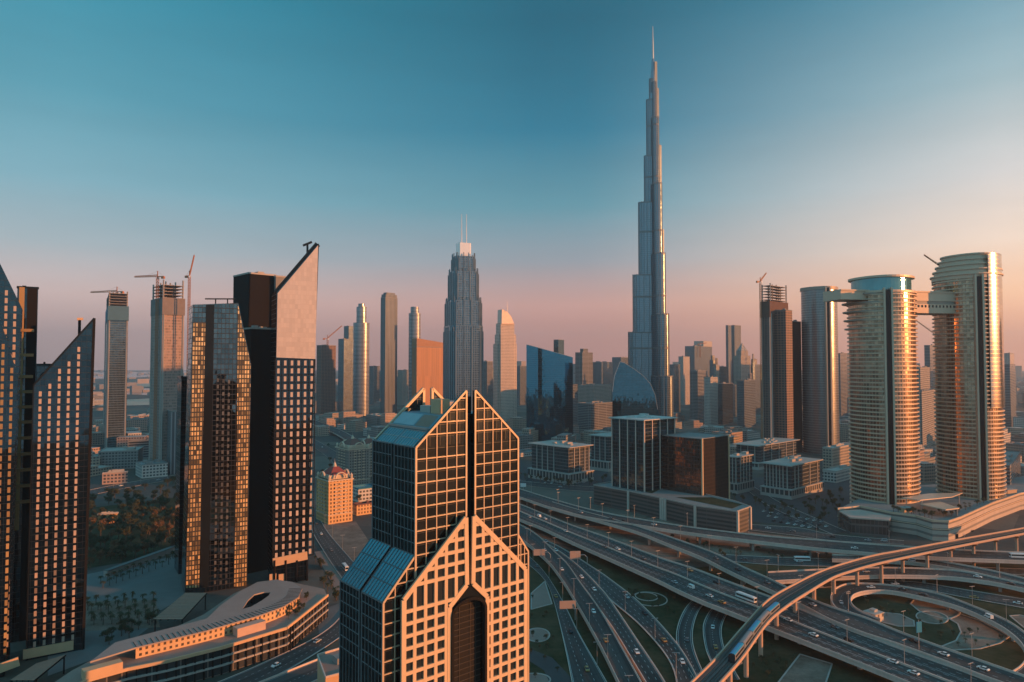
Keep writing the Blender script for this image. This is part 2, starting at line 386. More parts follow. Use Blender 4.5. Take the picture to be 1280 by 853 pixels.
def patch(name, px, z, m, kind='structure'):
    pts = [G(x, y, z) for x, y in px]
    a = sum(pts[i].x * pts[(i + 1) % len(pts)].y - pts[(i + 1) % len(pts)].x * pts[i].y for i in range(len(pts)))
    if a < 0: pts.reverse()
    b = MB(); b.face(pts); return struct(b, name, m, kind)
def cr(pts, n):
    """n points along a Catmull-Rom curve through pts (vectors), even by length"""
    q = [2 * pts[0] - pts[1]] + list(pts) + [2 * pts[-1] - pts[-2]]
    fine = []
    for i in range(1, len(q) - 2):
        for k in range(16):
            s = k / 16; a, b, c, e = q[i - 1], q[i], q[i + 1], q[i + 2]
            fine.append(0.5 * ((2 * b) + (c - a) * s + (2 * a - 5 * b + 4 * c - e) * s * s + (3 * b - a - 3 * c + e) * s ** 3))
    fine.append(pts[-1])
    L = [0.0]
    for i in range(1, len(fine)): L.append(L[-1] + (fine[i] - fine[i - 1]).length)
    out = []; j = 0
    for i in range(n):
        d_ = L[-1] * i / (n - 1)
        while j < len(L) - 2 and L[j + 1] < d_: j += 1
        k = (d_ - L[j]) / max(1e-9, L[j + 1] - L[j]); out.append(fine[j].lerp(fine[j + 1], min(1, max(0, k))))
    return out
# tangled roads: each is traced along its two edges at its own height
ROADS = {}
def road(key, e1, e2, z, n=60, deck=1.7, par=True, lanes=3, name='flyover', piers=0, pskip=(), asphalt=None, medians=(), par_h=1.0, solid=()):
    if not isinstance(z, (tuple, list)): z = (z, z)
    def ez(e):
        m_ = len(e) - 1
        return [G(x, y, z[0] + (z[1] - z[0]) * i / m_) for i, (x, y) in enumerate(e)]
    A = cr(ez(e1), n); B = cr(ez(e2), n)
    mb = MB(); raised = min(z) > 1.0; Lr = 0.0
    for i in range(n - 1):
        a, b, c, e = A[i], A[i + 1], B[i + 1], B[i]
        wd_ = (A[i] - B[i]).length; q4 = [(0, Lr), (0, Lr + (b - a).length), (wd_, Lr + (b - a).length), (wd_, Lr)]
        mb.face([a, b, c, e] if (b - a).cross(e - a).z > 0 else [e, c, b, a], q4 if (b - a).cross(e - a).z > 0 else q4[::-1], 0); Lr += (b - a).length
        if raised:
            dn = V((0, 0, -deck))
            for p, q in ((a, b), (e, c)):
                mb.face([p, q, q + dn, p + dn], None, 1)
            mb.face([a + dn, b + dn, c + dn, e + dn], None, 1)
    o = struct(mb, name, [asphalt or M_asphalt, M_rail])
    cen = [(A[i] + B[i]) / 2 for i in range(n)]
    if par:
        for E in (A, B):
            pb = MB()
            for i in range(n - 1):
                ins = [(cen[k] - E[k]).normalized() * 0.45 for k in (i, i + 1)]
                p, q = E[i], E[i + 1]; p2, q2 = p + ins[0], q + ins[1]; h_ = V((0, 0, par_h)); lo = V((0, 0, -0.25 if raised else 0.0))
                pb.face([p + h_, q + h_, q2 + h_, p2 + h_]); pb.face([p + lo, q + lo, q + h_, p + h_]); pb.face([p2, q2, q2 + h_, p2 + h_])
            pb.build('parapet', M_rail, o)
    wid = sum((A[i] - B[i]).length for i in range(n)) / n
    for fm in medians:
        pb = MB()
        for i in range(n - 1):
            c0 = A[i].lerp(B[i], fm); c1 = A[i + 1].lerp(B[i + 1], fm)
            pb.bar(c0 + UP * 0.45, c1 + UP * 0.45, 0.7, 0.9)
        pb.build('median_barrier', M_rail, o)
    mk = MB()
    if lanes:
        step = 0
        fs = [i / lanes for i in range(1, lanes)]
        edge = 1.1 / wid
        segs = [(f, True) for f in fs] + [(edge, False), (1 - edge, False)] + [(f, False) for f in solid]
        for f, dash in segs:
            if any(abs(f - q) < 0.03 for q in medians): continue
            Lc = 0
            for i in range(n - 1):
                P0 = A[i].lerp(B[i], f); P1 = A[i + 1].lerp(B[i + 1], f); L_ = (P1 - P0).length
                if not dash: sub = [(0, 1)]
                else:
                    k = max(1, int(L_ / 11)); sub = [(j / k, (j + 0.4) / k) for j in range(k)]
                side = (B[i] - A[i]).normalized() * 0.13
                for s0, s1 in sub:
                    a = P0.lerp(P1, s0) + UP * 0.03; b = P0.lerp(P1, s1) + UP * 0.03
                    mk.face([a - side, b - side, b + side, a + side])
        mk.build('lane_marking', M_paint, o)
    if piers:
        Lt = sum((cen[i + 1] - cen[i]).length for i in range(n - 1)); np_ = max(1, int(Lt / piers))
        for j in range(np_):
            i = int((j + 0.5) / np_ * (n - 1))
            if j in pskip: continue
            c = cen[i]; ac = (B[i] - A[i]); wl = ac.length; ac.normalize(); al = V((-ac.y, ac.x, 0)).normalized()
            pm = MB(); zt = c.z - deck
            ncol = 2 if wl > 16 else 1
            for q in range(ncol):
                off = (q - (ncol - 1) / 2) * wl * 0.32
                cc = c + ac * off
                pm.box(cc, al, 1.8, 2.4, 0, zt - 1.4, 0)
            w0 = wl * 0.2 if ncol == 1 else wl * 0.30; w1 = wl * 0.42
            pr = [c - ac * w0 + UP * (zt - 1.6 - c.z), c + ac * w0 + UP * (zt - 1.6 - c.z), c + ac * w1 + UP * (zt - .02 - c.z), c - ac * w1 + UP * (zt - .02 - c.z)]
            pm.extrude([p - al * 1.0 for p in pr], al * 2.0)
            pm.build('pier', M_concrete, o)
    ROADS[key] = (A, B, cen)
    return o

patch('interchange_lawn', [(655, 680), (730, 690), (850, 712), (960, 700), (1290, 690), (1330, 860), (600, 900), (640, 760)], 0.05, M_lawn)
patch('verge', [(640, 618), (760, 640), (960, 668), (1130, 684), (1300, 690), (1300, 704), (1000, 706), (800, 700), (640, 668)], 0.1, M_soil)

road('A', [(600, 597), (649, 611.4), (685.7, 622.9), (731.4, 635.8), (769.5, 644.2), (800, 649.5), (845.7, 657), (891.4, 663.2), (960, 671), (1021, 675.4), (1066.7, 679.2), (1120, 683), (1199, 688), (1300, 692)],
     [(600, 606), (647.6, 621.3), (685.7, 634.3), (723.8, 645), (762, 652), (800, 657.5), (830.5, 662.5), (891, 670.9), (960, 679.2), (1021, 686.2), (1074, 691), (1120, 695), (1199, 699), (1300, 703)],
     9.0, 80, lanes=3, piers=42)
road('A2', [(690, 628), (723, 638), (762, 648.5), (800, 659.4), (845.7, 674.7), (891.4, 691.4), (929.5, 709.7), (960, 723.4), (1005.7, 746), (1040.8, 760), (1082, 773), (1120, 789), (1165.7, 806), (1211.4, 822), (1300, 853)],
     [(690, 635), (723, 644.5), (762, 655.6), (800, 667), (838, 682.3), (876.2, 697.5), (906.7, 712.8), (944.8, 731), (998, 755), (1036, 775), (1078, 792), (1118, 805), (1181, 828), (1232.8, 848), (1290, 868)],
     8.6, 80, lanes=3, piers=38, pskip=(0, 1, 2, 10, 11, 12, 13, 14))
road('B', [(600, 611), (647.6, 629.7), (704, 653), (737.5, 665), (762, 673.7), (800, 688.5), (830.5, 699.8), (868.6, 712), (912.8, 728.8), (960, 745.9), (996.6, 760.3), (1036, 777), (1120, 809.5), (1232.8, 850), (1300, 876)],
     [(600, 625), (647.6, 648.8), (678, 661), (716, 679), (762, 699.5), (800, 716.5), (827, 728.8), (845.7, 738.2), (876, 752), (906.7, 764), (935.6, 775.5), (990.5, 797), (1045, 818.5), (1120, 848.5), (1200, 882)],
     7.4, 90, lanes=10, piers=36, medians=(0.5,), solid=(0.26, 0.76))
road('C1', [(600, 634), (646.9, 654.9), (670.5, 668.6), (693, 690), (708.6, 705), (725.3, 728.8), (746.7, 758), (765, 788.5), (798.5, 848), (815, 880)],
     [(600, 648), (640, 667), (660, 681), (676, 694), (690, 708), (707, 732), (722, 757), (739, 787), (756, 819), (790, 890)],
     5.0, 60, lanes=2, piers=30)
road('C0', [(640, 676), (660, 694), (678, 712), (694, 735), (709, 762), (725, 794), (757, 849.5), (775, 885)],
     [(625, 690), (650, 700), (668, 712), (684, 730), (693, 755), (704, 800), (714, 849.5), (720, 885)], 0.35, 50, lanes=3, name='road', par_h=0.18)
road('C2', [(655, 668), (690, 684), (722, 707), (750, 735), (764, 752.5), (800, 806), (829, 850), (850, 890)],
     [(650, 674), (684, 695), (705, 713), (728, 735), (747, 760), (768, 790), (797, 838), (825, 885)], 2.6, 50, lanes=3, deck=1.2, par_h=0.9)
road('C3', [(660, 666), (700, 684), (743.6, 711), (765, 726), (800, 754), (845.7, 804), (873, 849.5), (885, 885)],
     [(655, 671), (690, 690), (722, 712), (746, 734), (762, 750), (800, 782.4), (838, 829.7), (850, 890)], 0.9, 50, lanes=4, name='road', par_h=0.5)
road('C4', [(885, 735), (868, 748), (855, 763), (846.5, 784), (845.5, 803), (853, 822), (867, 848), (885, 875)],
     [(900, 740), (884, 752), (873, 765), (866.5, 786), (867, 808), (877, 836), (890, 860), (905, 880)], 0.5, 40, lanes=2, name='road', par_h=0.4)
road('C5', [(906, 745), (893, 757), (883.8, 769), (878.5, 784), (880.8, 807), (887, 825), (900, 850)],
     [(930, 745), (916, 758), (906.7, 772), (902, 787), (904, 805), (911, 825), (925, 850)], 0.6, 40, lanes=2, name='road', par_h=0.4)
road('L', [(1075, 772), (1053, 766), (1041, 757), (1038, 746), (1046, 735.5), (1066.7, 730), (1120, 733), (1173, 743), (1211, 756.5), (1257, 776), (1285, 795), (1305, 815), (1308, 840), (1290, 860)],
     [(1100, 775), (1078, 766), (1067, 758.5), (1063.6, 750.4), (1069.7, 743.5), (1089.5, 739.5), (1120, 741), (1178, 754), (1211, 765), (1250, 784), (1274, 803), (1282, 820), (1277, 832), (1262, 843)],
     5.5, 80, lanes=2, piers=40)
road('D2', [(960, 716), (1060, 711), (1120, 710.5), (1181, 712.8), (1214.5, 716.6), (1250, 724), (1310, 737)],
     [(960, 728), (1060, 722), (1120, 720.4), (1181, 722), (1226.7, 727), (1260, 733), (1310, 745)], 6.4, 50, lanes=3, piers=45)
road('D1', [(1040, 694), (1120, 697), (1165.7, 701), (1234, 712.8), (1310, 731)],
     [(1040, 700), (1120, 702.5), (1160, 706.5), (1214, 716), (1310, 739)], 5.8, 50, lanes=2, piers=45)
road('D3', [(880, 692), (960, 696), (1060, 700), (1150, 706), (1300, 712)], [(880, 698), (960, 706), (1060, 709), (1150, 714), (1300, 720)], 0.4, 40, lanes=4, name='road', par_h=0.15)
road('D4', [(1000, 731), (1060, 726), (1140, 727), (1200, 736), (1300, 752)], [(1000, 737), (1060, 733), (1140, 735), (1200, 746), (1300, 764)], 0.4, 40, lanes=3, name='road', par_h=0.15)
road('E1', [(640, 600), (700, 606), (760, 610), (800, 617), (850, 634), (920, 650)], [(640, 605), (700, 612), (760, 617), (795, 627), (840, 642), (920, 657)], 0.4, 40, lanes=2, name='road', par_h=0.15)
road('E2', [(930, 655), (1000, 660), (1040, 668), (1130, 676)], [(930, 662), (990, 669), (1040, 676), (1130, 681)], 0.4, 30, lanes=3, name='road', par_h=0.15)
road('E3', [(930, 610), (960, 632), (1010, 655), (1040, 668)], [(940, 607), (975, 628), (1025, 650), (1058, 664)], 0.45, 30, lanes=2, name='road', par_h=0.15)
road('K', [(385, 650), (392, 668), (405, 690), (418, 710), (436, 735), (460, 770)], [(398, 645), (410, 665), (425, 683), (440, 700), (460, 722), (480, 750)], 0.4, 40, lanes=4, name='road', par_h=0.15)
road('K2', [(255, 860), (330, 828), (400, 793), (430, 765), (445, 735)], [(300, 868), (360, 838), (412, 806), (445, 780), (470, 745)], 0.5, 40, lanes=3, name='road', par_h=0.15)
road('K3', [(320, 856), (390, 828), (440, 808)], [(380, 860), (410, 845), (460, 820)], 3.0, 20, lanes=2, deck=1.2, par_h=0.9)
road('N1', [(60, 625), (120, 611), (180, 600), (240, 591), (300, 584)], [(60, 634), (120, 618), (180, 606), (240, 596), (300, 588)], 0.4, 30, lanes=6, name='road', par_h=0.2)
road('N2', [(385, 528), (420, 543), (445, 560), (480, 580)], [(385, 522), (428, 539), (456, 556), (490, 575)], 6.0, 30, lanes=3, deck=1.5, piers=60)
road('N3', [(385, 546), (400, 553), (430, 572), (450, 600)], [(385, 556), (395, 561), (415, 577), (430, 605)], 0.4, 30, lanes=4, name='road', par_h=0.2)

# soil beds, kerbs and lawns between the loops
def ring_px(cx, cy, rx, ry, rot=0, n=28):
    return [(cx + rx * cos(2 * pi * i / n) * cos(rot) - ry * sin(2 * pi * i / n) * sin(rot), cy + rx * cos(2 * pi * i / n) * sin(rot) + ry * sin(2 * pi * i / n) * cos(rot)) for i in range(n)]
def bed(px, z, m=M_soil, kerb=0.7):
    o = patch('planting_bed', px, z, m)
    pts = [G(x, y, z) for x, y in px]; kb = MB()
    for i in range(len(pts)): kb.bar(pts[i] + UP * .1, pts[(i + 1) % len(pts)] + UP * .1, kerb, 0.35)
    kb.build('kerb', mat('kerb_stone', (.42, .35, .31), .8), o); return o
bed([(1138, 755), (1142, 750), (1165, 753), (1190, 760), (1200, 766), (1195, 771), (1183, 774), (1165, 770), (1150, 765)], 0.12)
bed(ring_px(1165, 772, 20, 7.5, 0.12), 0.22, M_soil)
bed([(1187, 774), (1200, 768), (1225, 776), (1250, 789), (1261, 796), (1250, 804), (1225, 811), (1190, 813), (1170, 811), (1195, 801), (1201, 790), (1197, 780)], 0.16)
bed([(1098, 765), (1125, 768), (1142, 776), (1143, 783), (1122, 783), (1095, 776)], 0.14, M_pink)
bed([(1262, 770), (1275, 769), (1300, 776), (1300, 792), (1280, 785)], 0.14)
bed(ring_px(812, 749, 22, 8.5, 0.1), 0.12, M_lawn)
bed(ring_px(808, 746, 14, 5, 0.1), 0.18, M_lawn)
bed(ring_px(672, 794, 15, 8.5, 0), 0.12, M_pink)
bed(ring_px(668, 850, 20, 8, 0), 0.12, M_pink)
bed([(664, 742), (681, 727), (690, 755), (664, 762)], 0.12, M_pink)
bed([(1000, 818), (1040, 830), (1030, 860), (960, 870)], 0.12, M_soil)
patch('footpath', [(655, 808), (690, 822), (712, 845), (716, 860), (690, 860), (680, 838), (655, 822)], 0.15, M_asphalt2)
patch('car_park', [(640, 578), (760, 590), (770, 612), (640, 606)], 0.06, M_asphalt2)
patch('forecourt', [(905, 600), (1060, 590), (1075, 665), (940, 652)], 0.06, M_asphalt2)
patch('sandy_lot', [(395, 655), (445, 652), (470, 690), (440, 712), (410, 680)], 0.06, M_soil)
patch('garden_lawn', [(70, 640), (235, 620), (235, 690), (100, 712), (60, 700)], 0.05, M_lawn)
patch('plaza', [(60, 728), (235, 692), (250, 735), (180, 775), (80, 775)], 0.08, M_paving)
patch('palm_court', [(90, 752), (195, 750), (200, 784), (90, 790)], 0.12, M_soil)
patch('podium_path', [(60, 790), (190, 782), (150, 812), (60, 845)], 0.10, M_paving)
patch('brick_pavement', [(393, 690), (405, 688), (425, 712), (452, 745), (440, 765), (418, 735)], 0.14, M_pink)
patch('corner_plaza', [(395, 765), (430, 752), (460, 770), (440, 800), (400, 800)], 0.12, M_paving)

# ---------------------------------------------------------------- simple towers
def cbox(pl, pc, pr, ytop, Y, a=50):
    """plan of a block whose near upright edge stands at picture column pc, depth Y"""
    C = W(pc, ytop, Y); r = hdir(a); l = V((-cos(R(a)), sin(R(a)), 0)); z = C.z
    def run(dv, px):
        k = (px - 640) / F; D = C.y * cp + (z - H) * sp
        return max(2.0, (k * D - C.x) / (dv.x - k * dv.y * cp))
    lr = run(r, pr); ll = run(l, pl)
    lr = min(lr, 160); ll = min(ll, 160)
    return [C.xy, (C + r * lr).xy, (C + r * lr + l * ll).xy, (C + l * ll).xy], z
def inset(poly, k):
    c = sum((V(p) for p in poly), V((0, 0))) / len(poly)
    return [tuple(c + (V(p) - c) * k) for p in poly]
def depth_at(px, py): return G(px, py).y
def block(name, label, cat, pl, pc, pr, ytop, Y, wall, roof=None, a=50, units=3, group=None, parapet=1.2, crown=None, seedk=0):
    poly, z = cbox(pl, pc, pr, ytop, Y, a)
    c = sum((V(p) for p in poly), V((0, 0))) / 4
    t_ = thing(name, label, cat, (c.x, c.y, 0), group)
    w = MB(); w.prism([tuple(p) for p in poly], 0, z, 0, None, False); w.build('wall', wall, t_)
    roof_on(t_, poly, z, roof or M_roof, units, parapet)
    return t_, poly, z
def roof_on(t_, poly, z, m, units=3, parapet=1.2):
    r = MB(); ins = inset(poly, 0.96)
    r.face([(p[0], p[1], z - 0.3) for p in poly] if sum(poly[i][0] * poly[(i + 1) % len(poly)][1] - poly[(i + 1) % len(poly)][0] * poly[i][1] for i in range(len(poly))) > 0 else [(p[0], p[1], z - 0.3) for p in poly][::-1])
    n = len(poly)
    for i in range(n):
        a, b = V((*poly[i], 0)), V((*poly[(i + 1) % n], 0))
        r.bar(V((a.x, a.y, z + parapet / 2 - .2)), V((b.x, b.y, z + parapet / 2 - .2)), 0.7, parapet)
    u = (V(poly[1]) - V(poly[0])); w = (V(poly[-1]) - V(poly[0])); L, D = u.length, w.length
    for k in range(units):
        c = V(poly[0]) + u * rnd.uniform(.22, .78) + w * rnd.uniform(.22, .78)
        r.box(c, (u.x, u.y), L * rnd.uniform(.08, .25), D * rnd.uniform(.08, .25), z - .3, z + rnd.uniform(1.5, 4.0) * (1 if L > 15 else .5))
    return r.build('roof', m, t_)

F_blue = facade('blue_grey_glazing', (0.13, 0.15, 0.16), (0.13, 0.17, 0.20), 3, 4, 0.25, 0.3, 0.2, 0.8)
F_warm = facade('tan_punched_windows', (0.34, 0.29, 0.25), (0.06, 0.07, 0.08), 4, 3.8, 0.45, 0.4, 0.15, 0.3)
F_pale = facade('pale_punched_windows', (0.48, 0.42, 0.38), (0.07, 0.08, 0.09), 3.6, 3.6, 0.4, 0.45, 0.15, 0.3, wvar=.15)
F_grey = facade('grey_ribbon_windows', (0.22, 0.215, 0.21), (0.07, 0.085, 0.1), 30, 3.8, 0.03, 0.42, 0.15, 0.4)
F_brick = facade('reddish_open_floors', (0.24, 0.12, 0.09), (0.03, 0.03, 0.03), 5, 4, 0.3, 0.35, 0.6, 0.0)
F_stripe = facade('vertical_stripes', (0.23, 0.24, 0.25), (0.08, 0.1, 0.115), 4.5, 200, 0.35, 0.0, 0.2, 0.5)
F_teal = facade('teal_glazing', (0.03, 0.05, 0.06), (0.09, 0.17, 0.20), 2.4, 4, 0.12, 0.14, 0.08, 1.0)
F_brnG = facade('bronze_glazing', (0.03, 0.026, 0.024), (0.16, 0.13, 0.11), 1.8, 3.8, 0.2, 0.16, 0.10, 1.0, tilt=.02)
F_brnR = facade('bronze_louvre', (0.034, 0.026, 0.022), (0.02, 0.017, 0.015), 1.5, 3.8, 0.12, 0.35, 0.8, 0.0, 0.9, 0.0, 0.3, 0.0, 0.2, 0.0, 0.08)
F_car = facade('car_park_louvres', (0.10, 0.088, 0.08), (0.035, 0.035, 0.036), 24, 3.6, 0.02, 0.5, 0.6, 0.0)
F_low = [facade('low_block_%s' % n_, w_, (0.06, 0.065, 0.07), 4, 4, .35, .45, .3, .2) for n_, w_ in
         (('sand', (0.40, 0.32, 0.25)), ('grey', (0.26, 0.25, 0.24)), ('rose', (0.42, 0.28, 0.22)), ('white', (0.55, 0.5, 0.46)))]

# distant skyline: (label, left, edge, right, top, depth, facade, units)
SKY = [
 ('reddish unfinished tower behind the pale sloped tower', 396, 402, 420, 432, 1900, F_brick, 4),
 ('dark blue stepped tower left of the round silver one', 423, 430, 441, 424, 2100, F_blue, 3),
 ('slim blue shaft crowning the dark blue stepped tower', 430, 436, 442, 408, 2140, F_blue, 1),
 ('small grey block low between the round and the slim tower', 461, 467, 475, 458, 2500, F_grey, 2),
 ('low tan block left of the orange pitched tower', 497, 503, 512, 463, 2500, F_warm, 2),
 ('low grey block right of the slim dark tower', 500, 520, 540, 470, 2800, F_grey, 2),
 ('thin grey tower tucked right of the tall stepped tower', 603, 609, 616, 452, 2200, F_grey, 1),
 ('broad grey block right of the sail topped tower', 643, 650, 658, 458, 2500, F_blue, 3),
 ('narrow leaning glass tower peeping over the wedge building', 692, 698, 705, 425, 2300, F_teal, 0),
 ('twin topped grey tower right of the glass wedge', 719, 728, 741, 441, 2000, F_grey, 3),
 ('broad dark block left of the tallest tower', 741, 752, 766, 453, 2300, F_blue, 4),
 ('grey slab just left of the tallest tower', 765, 776, 790, 447, 2500, F_blue, 3),
 ('grey slab close right of the tallest tower', 836, 842, 850, 456, 2100, F_blue, 2),
 ('pale blue tower second right of the tallest tower', 848, 854, 862, 446, 2500, F_pale, 2),
 ('wide dark crowned block carrying a crane', 856, 868, 892, 433, 2600, F_blue, 5),
 ('grey block in front of the dark crowned one', 862, 872, 884, 464, 1800, F_grey, 3),
 ('short pale tower in front of the crowned block', 880, 888, 897, 472, 1650, F_pale, 2),
 ('blue slab right of the crowned block', 890, 898, 909, 459, 2000, F_blue, 2),
 ('thin twin slab with flat top, left blade', 907, 910, 914, 407, 2200, F_stripe, 0),
 ('taller twin slab catching sun on its right side', 913, 918, 926, 407, 2230, F_stripe, 1),
 ('grey tower under the pyramid crown', 917, 926, 938, 445, 2000, F_warm, 2),
 ('dark slab right of the pyramid crowned tower', 934, 941, 950, 456, 2100, F_blue, 2),
 ('low teal block in front of the twin slabs', 894, 903, 916, 480, 1700, F_teal, 3),
 ('squat grey tower before the pyramid crowned tower', 921, 930, 944, 476, 1600, F_blue, 3),
 ('dark slab between the unfinished tower and the smooth tower', 986, 990, 1001, 402, 1150, F_brnR, 3),
 ('grey block seen between the smooth tower and the lit round tower', 1044, 1050, 1062, 442, 1900, F_grey, 2),
 ('rose grey tower seen under the sky bridge', 1142, 1150, 1162, 460, 1300, F_warm, 3),
 ('darker block seen under the sky bridge at its right', 1155, 1162, 1172, 432, 1700, F_grey, 3),
 ('low tan slab at the foot of the bridge gap', 1143, 1152, 1170, 490, 1200, F_warm, 2),
 ('broad brownish slab at the right edge of the city', 1244, 1262, 1290, 456, 1600, F_grey, 3),
 ('small grey tower above the brownish slab at right edge', 1253, 1262, 1272, 442, 2100, F_pale, 1),
 ('balconied apartment slab right of the bright round tower', 1240, 1262, 1300, 583, 760, F_grey, 3),
 ('grey stacked block beside the wedge, low', 688, 705, 722, 482, 1700, F_blue, 3),
 ('low brown block left of the curved glass tower', 722, 742, 764, 482, 1900, F_warm, 3),
]
for (lb, a, b, c, yt, Y, fm, un) in SKY:
    t_, poly, z = block('skyline_tower', lb, 'tower', a, b, c, yt, Y, fm, None, 50 if Y % 20 else 40, un)
    if 'pyramid' in lb and 'under' in lb:
        q = MB(); cc = sum((V(p) for p in poly), V((0, 0))) / 4
        p2 = inset(poly, .7); q.prism(p2, z, z + 16, 0); p3 = inset(poly, .62)
        for i in range(4): q.face([(*p3[i], z + 16), (*p3[(i + 1) % 4], z + 16), (cc.x, cc.y, z + 40)])
        q.build('pyramid_crown', F_warm, t_)
    if 'crowned block carrying' in lb:
        q = MB(); q.prism([tuple(V(poly[0]).lerp(V(poly[1]), .5)), tuple(V(poly[0]).lerp(V(poly[1]), 1)), tuple(V(poly[3]).lerp(V(poly[2]), 1)), tuple(V(poly[3]).lerp(V(poly[2]), .5))], z, z + 22, 0); q.build('penthouse', M_roof2, t_)
    if 'twin topped' in lb:
        q = MB(); q.prism(inset(poly, .45), z, z + 12, 0); q.build('penthouse', fm, t_)

HZ = random.Random(21)
for (x0, x1, yt0, yt1, Y0, Y1, n_) in ((836, 952, 448, 484, 1900, 3600, 34), (604, 660, 462, 482, 2600, 3800, 8), (716, 795, 452, 478, 2600, 3800, 16), (398, 520, 462, 482, 2600, 4000, 14), (1042, 1066, 452, 480, 2000, 3000, 4), (1142, 1172, 450, 492, 1800, 3000, 6), (1243, 1300, 455, 510, 1800, 3600, 10), (520, 560, 470, 484, 2800, 3800, 4)):
    for i_ in range(n_):
        xc = HZ.uniform(x0, x1); w_ = HZ.uniform(4, 9); yt = HZ.uniform(yt0, yt1); Y_ = HZ.uniform(Y0, Y1); g_ = int(xc // 220)
        t_, poly, z = block('hazy_tower', 'hazy tower block in the far skyline ' + {1: 'between the pale pointed tower and the orange tower', 2: 'behind the tall stepped tower', 3: 'left of the tallest tower', 4: 'right of the tallest tower', 5: 'around the bright round towers'}[max(1, g_)], 'tower', xc - w_ * .45, xc - w_ * .05, xc + w_ * .55, yt, Y_, HZ.choice([F_blue, F_grey, F_warm, F_pale, F_stripe]), None, HZ.choice([40, 50, 60]), 2, 'hazy towers %d' % max(1, g_))
        if HZ.random() < .5:
            q = MB(); q.prism(inset(poly, HZ.uniform(.4, .75)), z, z + HZ.uniform(6, 24), 0); q.build('penthouse', F_grey, t_)
def round_tower(name, label, px0, px1, ytop, Y, m, tiers, extra=None):
    """tiers: (radius share, top row)"""
    c = W((px0 + px1) / 2, ytop, Y); r = (px1 - px0) / 2 / F * (c.y * cp)
    t_ = thing(name, label, 'tower', (c.x, c.y, 0))
    z0 = 0
    for i, (k, yt) in enumerate(tiers):
        z1 = W((px0 + px1) / 2, yt, Y).z; q = MB(); q.cyl((c.x, c.y), r * k, r * k, z0, z1, 28); q.build('shaft' if i == 0 else 'crown', m, t_); z0 = z1
    return t_, c, r
F_silver = facade('silver_rings', (0.36, 0.37, 0.38), (0.18, 0.2, 0.22), 60, 3.8, 0.0, 0.45, 0.15, 0.6, 0.35, 0.4)
round_tower('round_tower', 'silver round tower with bright narrower cap, behind the blue tower', 442, 462, 381, 2000, F_silver, [(1, 404), (.62, 384), (.4, 380)])
round_tower('round_tower', 'slender pale cylinder rising behind the orange pitched tower', 511, 526, 384, 1900, F_silver, [(1, 392), (.7, 384)])
# slim dark tower with rounded top
t_, poly, z = block('slim_tower', 'slim dark stone tower with rounded parapet top, standing alone', 'tower', 476, 482, 497, 372, 1800, F_stripe, None, 40, 0)
q = MB(); q.prism(inset(poly, .92), z, z + 9, 0); q.prism(inset(poly, .7), z + 9, z + 14, 0); q.build('crown', F_stripe, t_)
# orange pitched tower
t_, poly, z = block('pitched_tower', 'broad tower glowing orange with dark left side and sloped top', 'tower', 515, 521, 555, 434, 1680, facade('orange_ribs', (0.50, 0.20, 0.085), (0.24, 0.095, 0.05), 2.5, 120, .4, 0, .5, 0), None, 48, 0)
q = MB()
zf = lambda p: z + 3 + (V(p) - V(poly[1])).length / (V(poly[0]) - V(poly[1])).length * 22 if (V(p) - V(poly[1])).length < (V(p) - V(poly[2])).length or True else z
q.prism([tuple(p) for p in poly], z, lambda p: z + (22 if (V(p) - V(poly[0])).length < 1 or (V(p) - V(poly[3])).length < 1 else 12)); q.build('sloped_crown', mat('burnt_orange', (0.34, 0.16, 0.085), .6), t_)

# ---------------------------------------------------------------- tall stepped tower with twin masts
def stepped():
    Y = 1220; c = W(579, 420, Y)
    t_ = thing('stepped_tower', 'tall blue grey tower stepping in to a bright crown with twin masts', 'tower', (c.x, c.y, 0))
    fac = facade('stepped_ribs', (0.18, 0.235, 0.27), (0.10, 0.17, 0.215), 3.2, 4, .38, .2, .15, 1.0, .4, .7)
    mpp = Y / F
    tiers = [(52.5, 408), (49, 377), (40.5, 341), (32, 322)]
    def octo(w, ch, rot=R(20)):
        h = w / 2; k = h * ch
        P = [(h, -h + k), (h, h - k), (h - k, h), (-h + k, h), (-h, h - k), (-h, -h + k), (-h + k, -h), (h - k, -h)]
        return [(c.x + x * cos(rot) - y * sin(rot), c.y + x * sin(rot) + y * cos(rot)) for x, y in P]
    z0 = 0
    for i, (w, yt) in enumerate(tiers):
        wm = w * mpp / 1.25; z1 = W(579, yt, Y).z
        q = MB(); q.prism(octo(wm, .28), 0 if i == 0 else z0 - 1, z1); q.build('shaft', fac, t_)
        rb = MB(); P = octo(wm * 1.015, .28)
        for k in range(8):
            a, b = V(P[k]), V(P[(k + 1) % 8])
            for f in (0.0, .33, .66):
                p = a.lerp(b, f); hh = z1 + (6 if f else -4) if i else z1 - (3 if f else 10)
                rb.bar((p.x, p.y, max(0, z0 - 40)), (p.x, p.y, hh), 1.5, 1.5, 0, V((1, 0, 0)))
        rb.build('buttress', mat('blue_grey_rib', (.22, .25, .27), .5, .3), t_)
        z0 = z1
    q = MB(); w = 20.5 * mpp / 1.3; z1 = W(579, 305, Y).z
    q.prism(octo(w, .15), z0, z1); q.build('crown', mat('bright_metal_crown', (0.85, 0.81, 0.78), .3, .25, .06), t_)
    for px in (577, 583):
        p = W(px, 305, Y); e = W(px, 268, Y); q = MB(); q.tube((p.x, c.y, z1), (p.x, c.y, e.z), .9, .3); q.build('mast', M_white, t_)
stepped()
